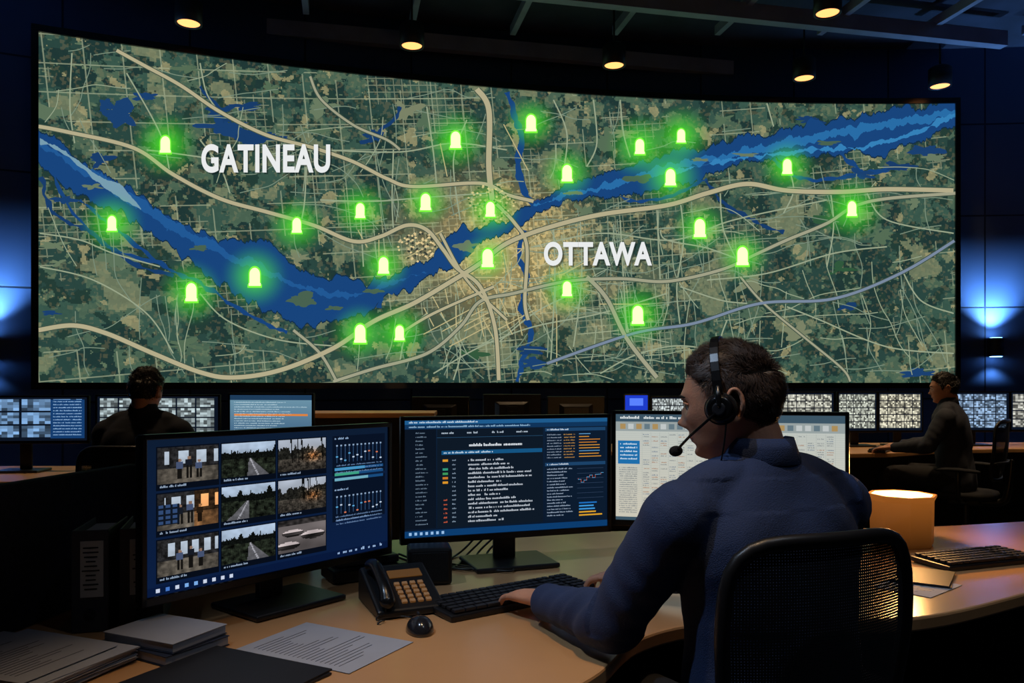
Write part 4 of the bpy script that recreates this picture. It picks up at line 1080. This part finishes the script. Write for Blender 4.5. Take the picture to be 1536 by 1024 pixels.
# background operators
Jb = dict(shL=(-.19, .03, 1.04), elL=(-.27, .14, .83), wrL=(-.22, .38, .80), shR=(.19, .03, 1.04), elR=(.27, .14, .83), wrR=(.18, .38, .80))
def bgman(loc, yaw, hy, shirt, J_=Jb):
    q, hm = person('seated_operator', loc, yaw, J_, (0, .06, 1.262), hy, math.radians(-6), shirt, M_hairbg, M_haircapbg, vox=.012, hv=.005, nblade=2500)
    make_hand('left_hand', Vector(J_['wrL'])+Vector((0, .03, 0)), (.1, 1), 1, q, voxel=.004); make_hand('right_hand', Vector(J_['wrR'])+Vector((0, .03, 0)), (-.1, 1), -1, q, voxel=.004)
bgman((-1.95, 4.2, 0), 0, 0, M_shirtbg); chair((-1.95, 4.22, 0), 0, .42, z1=.98)
bgman((3.42, 6.2, 0), math.radians(55), math.radians(10), M_shirtbg2); chair((3.50, 6.17, 0), math.radians(48), .45, z1=1.02)

# ------------------------------------------------------------------ background workstations
def bgdesk(pts, m=M_deskbg):
    p = empty('workstation_desk'); slab('top', pts, .715, .75, m, p)
    xs = [q[0] for q in pts]; ys = [q[1] for q in pts]
    box('rear_panel', ((min(xs)+max(xs))/2, max(ys)-.25, .356), (max(xs)-min(xs)-.1, .03, .71), M_deskunder, p)
    box('side_panel_1', (min(xs)+.05, max(ys)-.45, .356), (.03, .35, .71), M_deskunder, p); box('side_panel_2', (max(xs)-.05, max(ys)-.45, .356), (.03, .35, .71), M_deskunder, p)
bgdesk([(-4.9, 4.45), (-1.0, 4.52), (-1.0, 5.4), (-4.9, 5.3)])
bgdesk([(-1.6, 6.3), (2.1, 6.6), (2.1, 7.4), (-1.6, 7.1)])
bgdesk([(2.4, 6.25), (3.0, 6.33), (3.5, 6.62), (4.2, 6.75), (7.6, 6.9), (7.6, 7.6), (2.4, 7.4)])
def c_wallcams(cols, rows, tone):
    def f(s):
        s.rect(0, 0, 1, 1, (12, 20, 34), 0)
        for r in range(rows):
            for c in range(cols):
                x0 = .02+c*.96/cols; y0 = .04+r*.92/rows; x1 = x0+.88/cols; y1 = y0+.8/rows
                for i in range(5):
                    for j in range(4):
                        g = random.uniform(.35, 1.15); s.rect(x0+(x1-x0)*i/5, y0+(y1-y0)*j/4, x0+(x1-x0)*(i+1)/5, y0+(y1-y0)*(j+1)/4, tuple(min(255, t*g) for t in tone), 1)
    return f
def c_bluelist(s):
    s.grad(0, 0, 1, 1, (110, 150, 170), (60, 96, 130), 0); s.rect(0, 0, 1, .12, (30, 60, 90), 1)
    for i in range(14): s.text(.05, .16+i*.056, random.uniform(.5, .95), .03, (190, 215, 225), 2)
    s.rect(.05, .45, .95, .5, (220, 130, 60), 2)
def c_bluemix(s):
    c_wallcams(4, 3, (120, 160, 205))(s); s.rect(.72, .05, .98, .95, (20, 60, 110), 2)
    for i in range(12): s.text(.74, .08+i*.07, .96, .035, (150, 190, 230), 3)
def c_blue(s):
    s.rect(0, 0, 1, 1, (30, 60, 200), 0); s.rect(.2, .2, .8, .7, (90, 130, 255), 1)
monitor('computer_monitor', (-3.05, 4.98), math.radians(6), .80, .30, .925, c_bluemix)
monitor('computer_monitor', (-2.22, 5.02), 0, .78, .30, .93, c_wallcams(6, 4, (175, 192, 196)))
monitor('computer_monitor', (-1.50, 4.98), math.radians(-8), .56, .29, .95, c_bluelist)
for i, (x, y, a, c) in enumerate([(-.6, 6.75, 170, c_bluelist), (-.0, 6.85, 178, c_bluemix), (.55, 6.9, 182, c_bluelist), (1.08, 6.95, 0, c_blue), (1.38, 7.0, 0, c_wallcams(6, 4, (200, 210, 210)))]):
    monitor('computer_monitor', (x, y), math.radians(a), .50 if i < 3 else .22 if i == 3 else .34, .31 if i != 3 else .16, [.88, .90, .88, 1.05, .88][i], c, base=(.2, .18))
for (x, y, a, c, W) in [(2.55, 6.95, 4, c_wallcams(6, 5, (205, 205, 190)), .52), (3.02, 7.0, 2, c_wallcams(5, 5, (210, 215, 200)), .36), (3.42, 7.05, 0, c_wallcams(5, 5, (225, 220, 195)), .40), (4.1, 7.1, -6, c_wallcams(6, 5, (150, 180, 215)), .6), (4.75, 7.1, -12, c_wallcams(5, 4, (200, 200, 190)), .6), (5.5, 7.2, -15, c_bluemix, .6)]:
    monitor('computer_monitor', (x, y), math.radians(a), W, .36, .87, c)
cs = empty('console_cabinet', (-1.05, 5.75, 0), math.radians(3)); box('body', (0, 0, .53), (.95, .45, 1.06), M_deskunder, cs, .006); box('wood_top', (0, 0, 1.08), (1.0, .5, .035), M_deskbg, cs, .005)
keyboard((-2.0, 4.66, .751), 0, .4, .13); keyboard((3.0, 6.5, .751), math.radians(55), .4, .13)
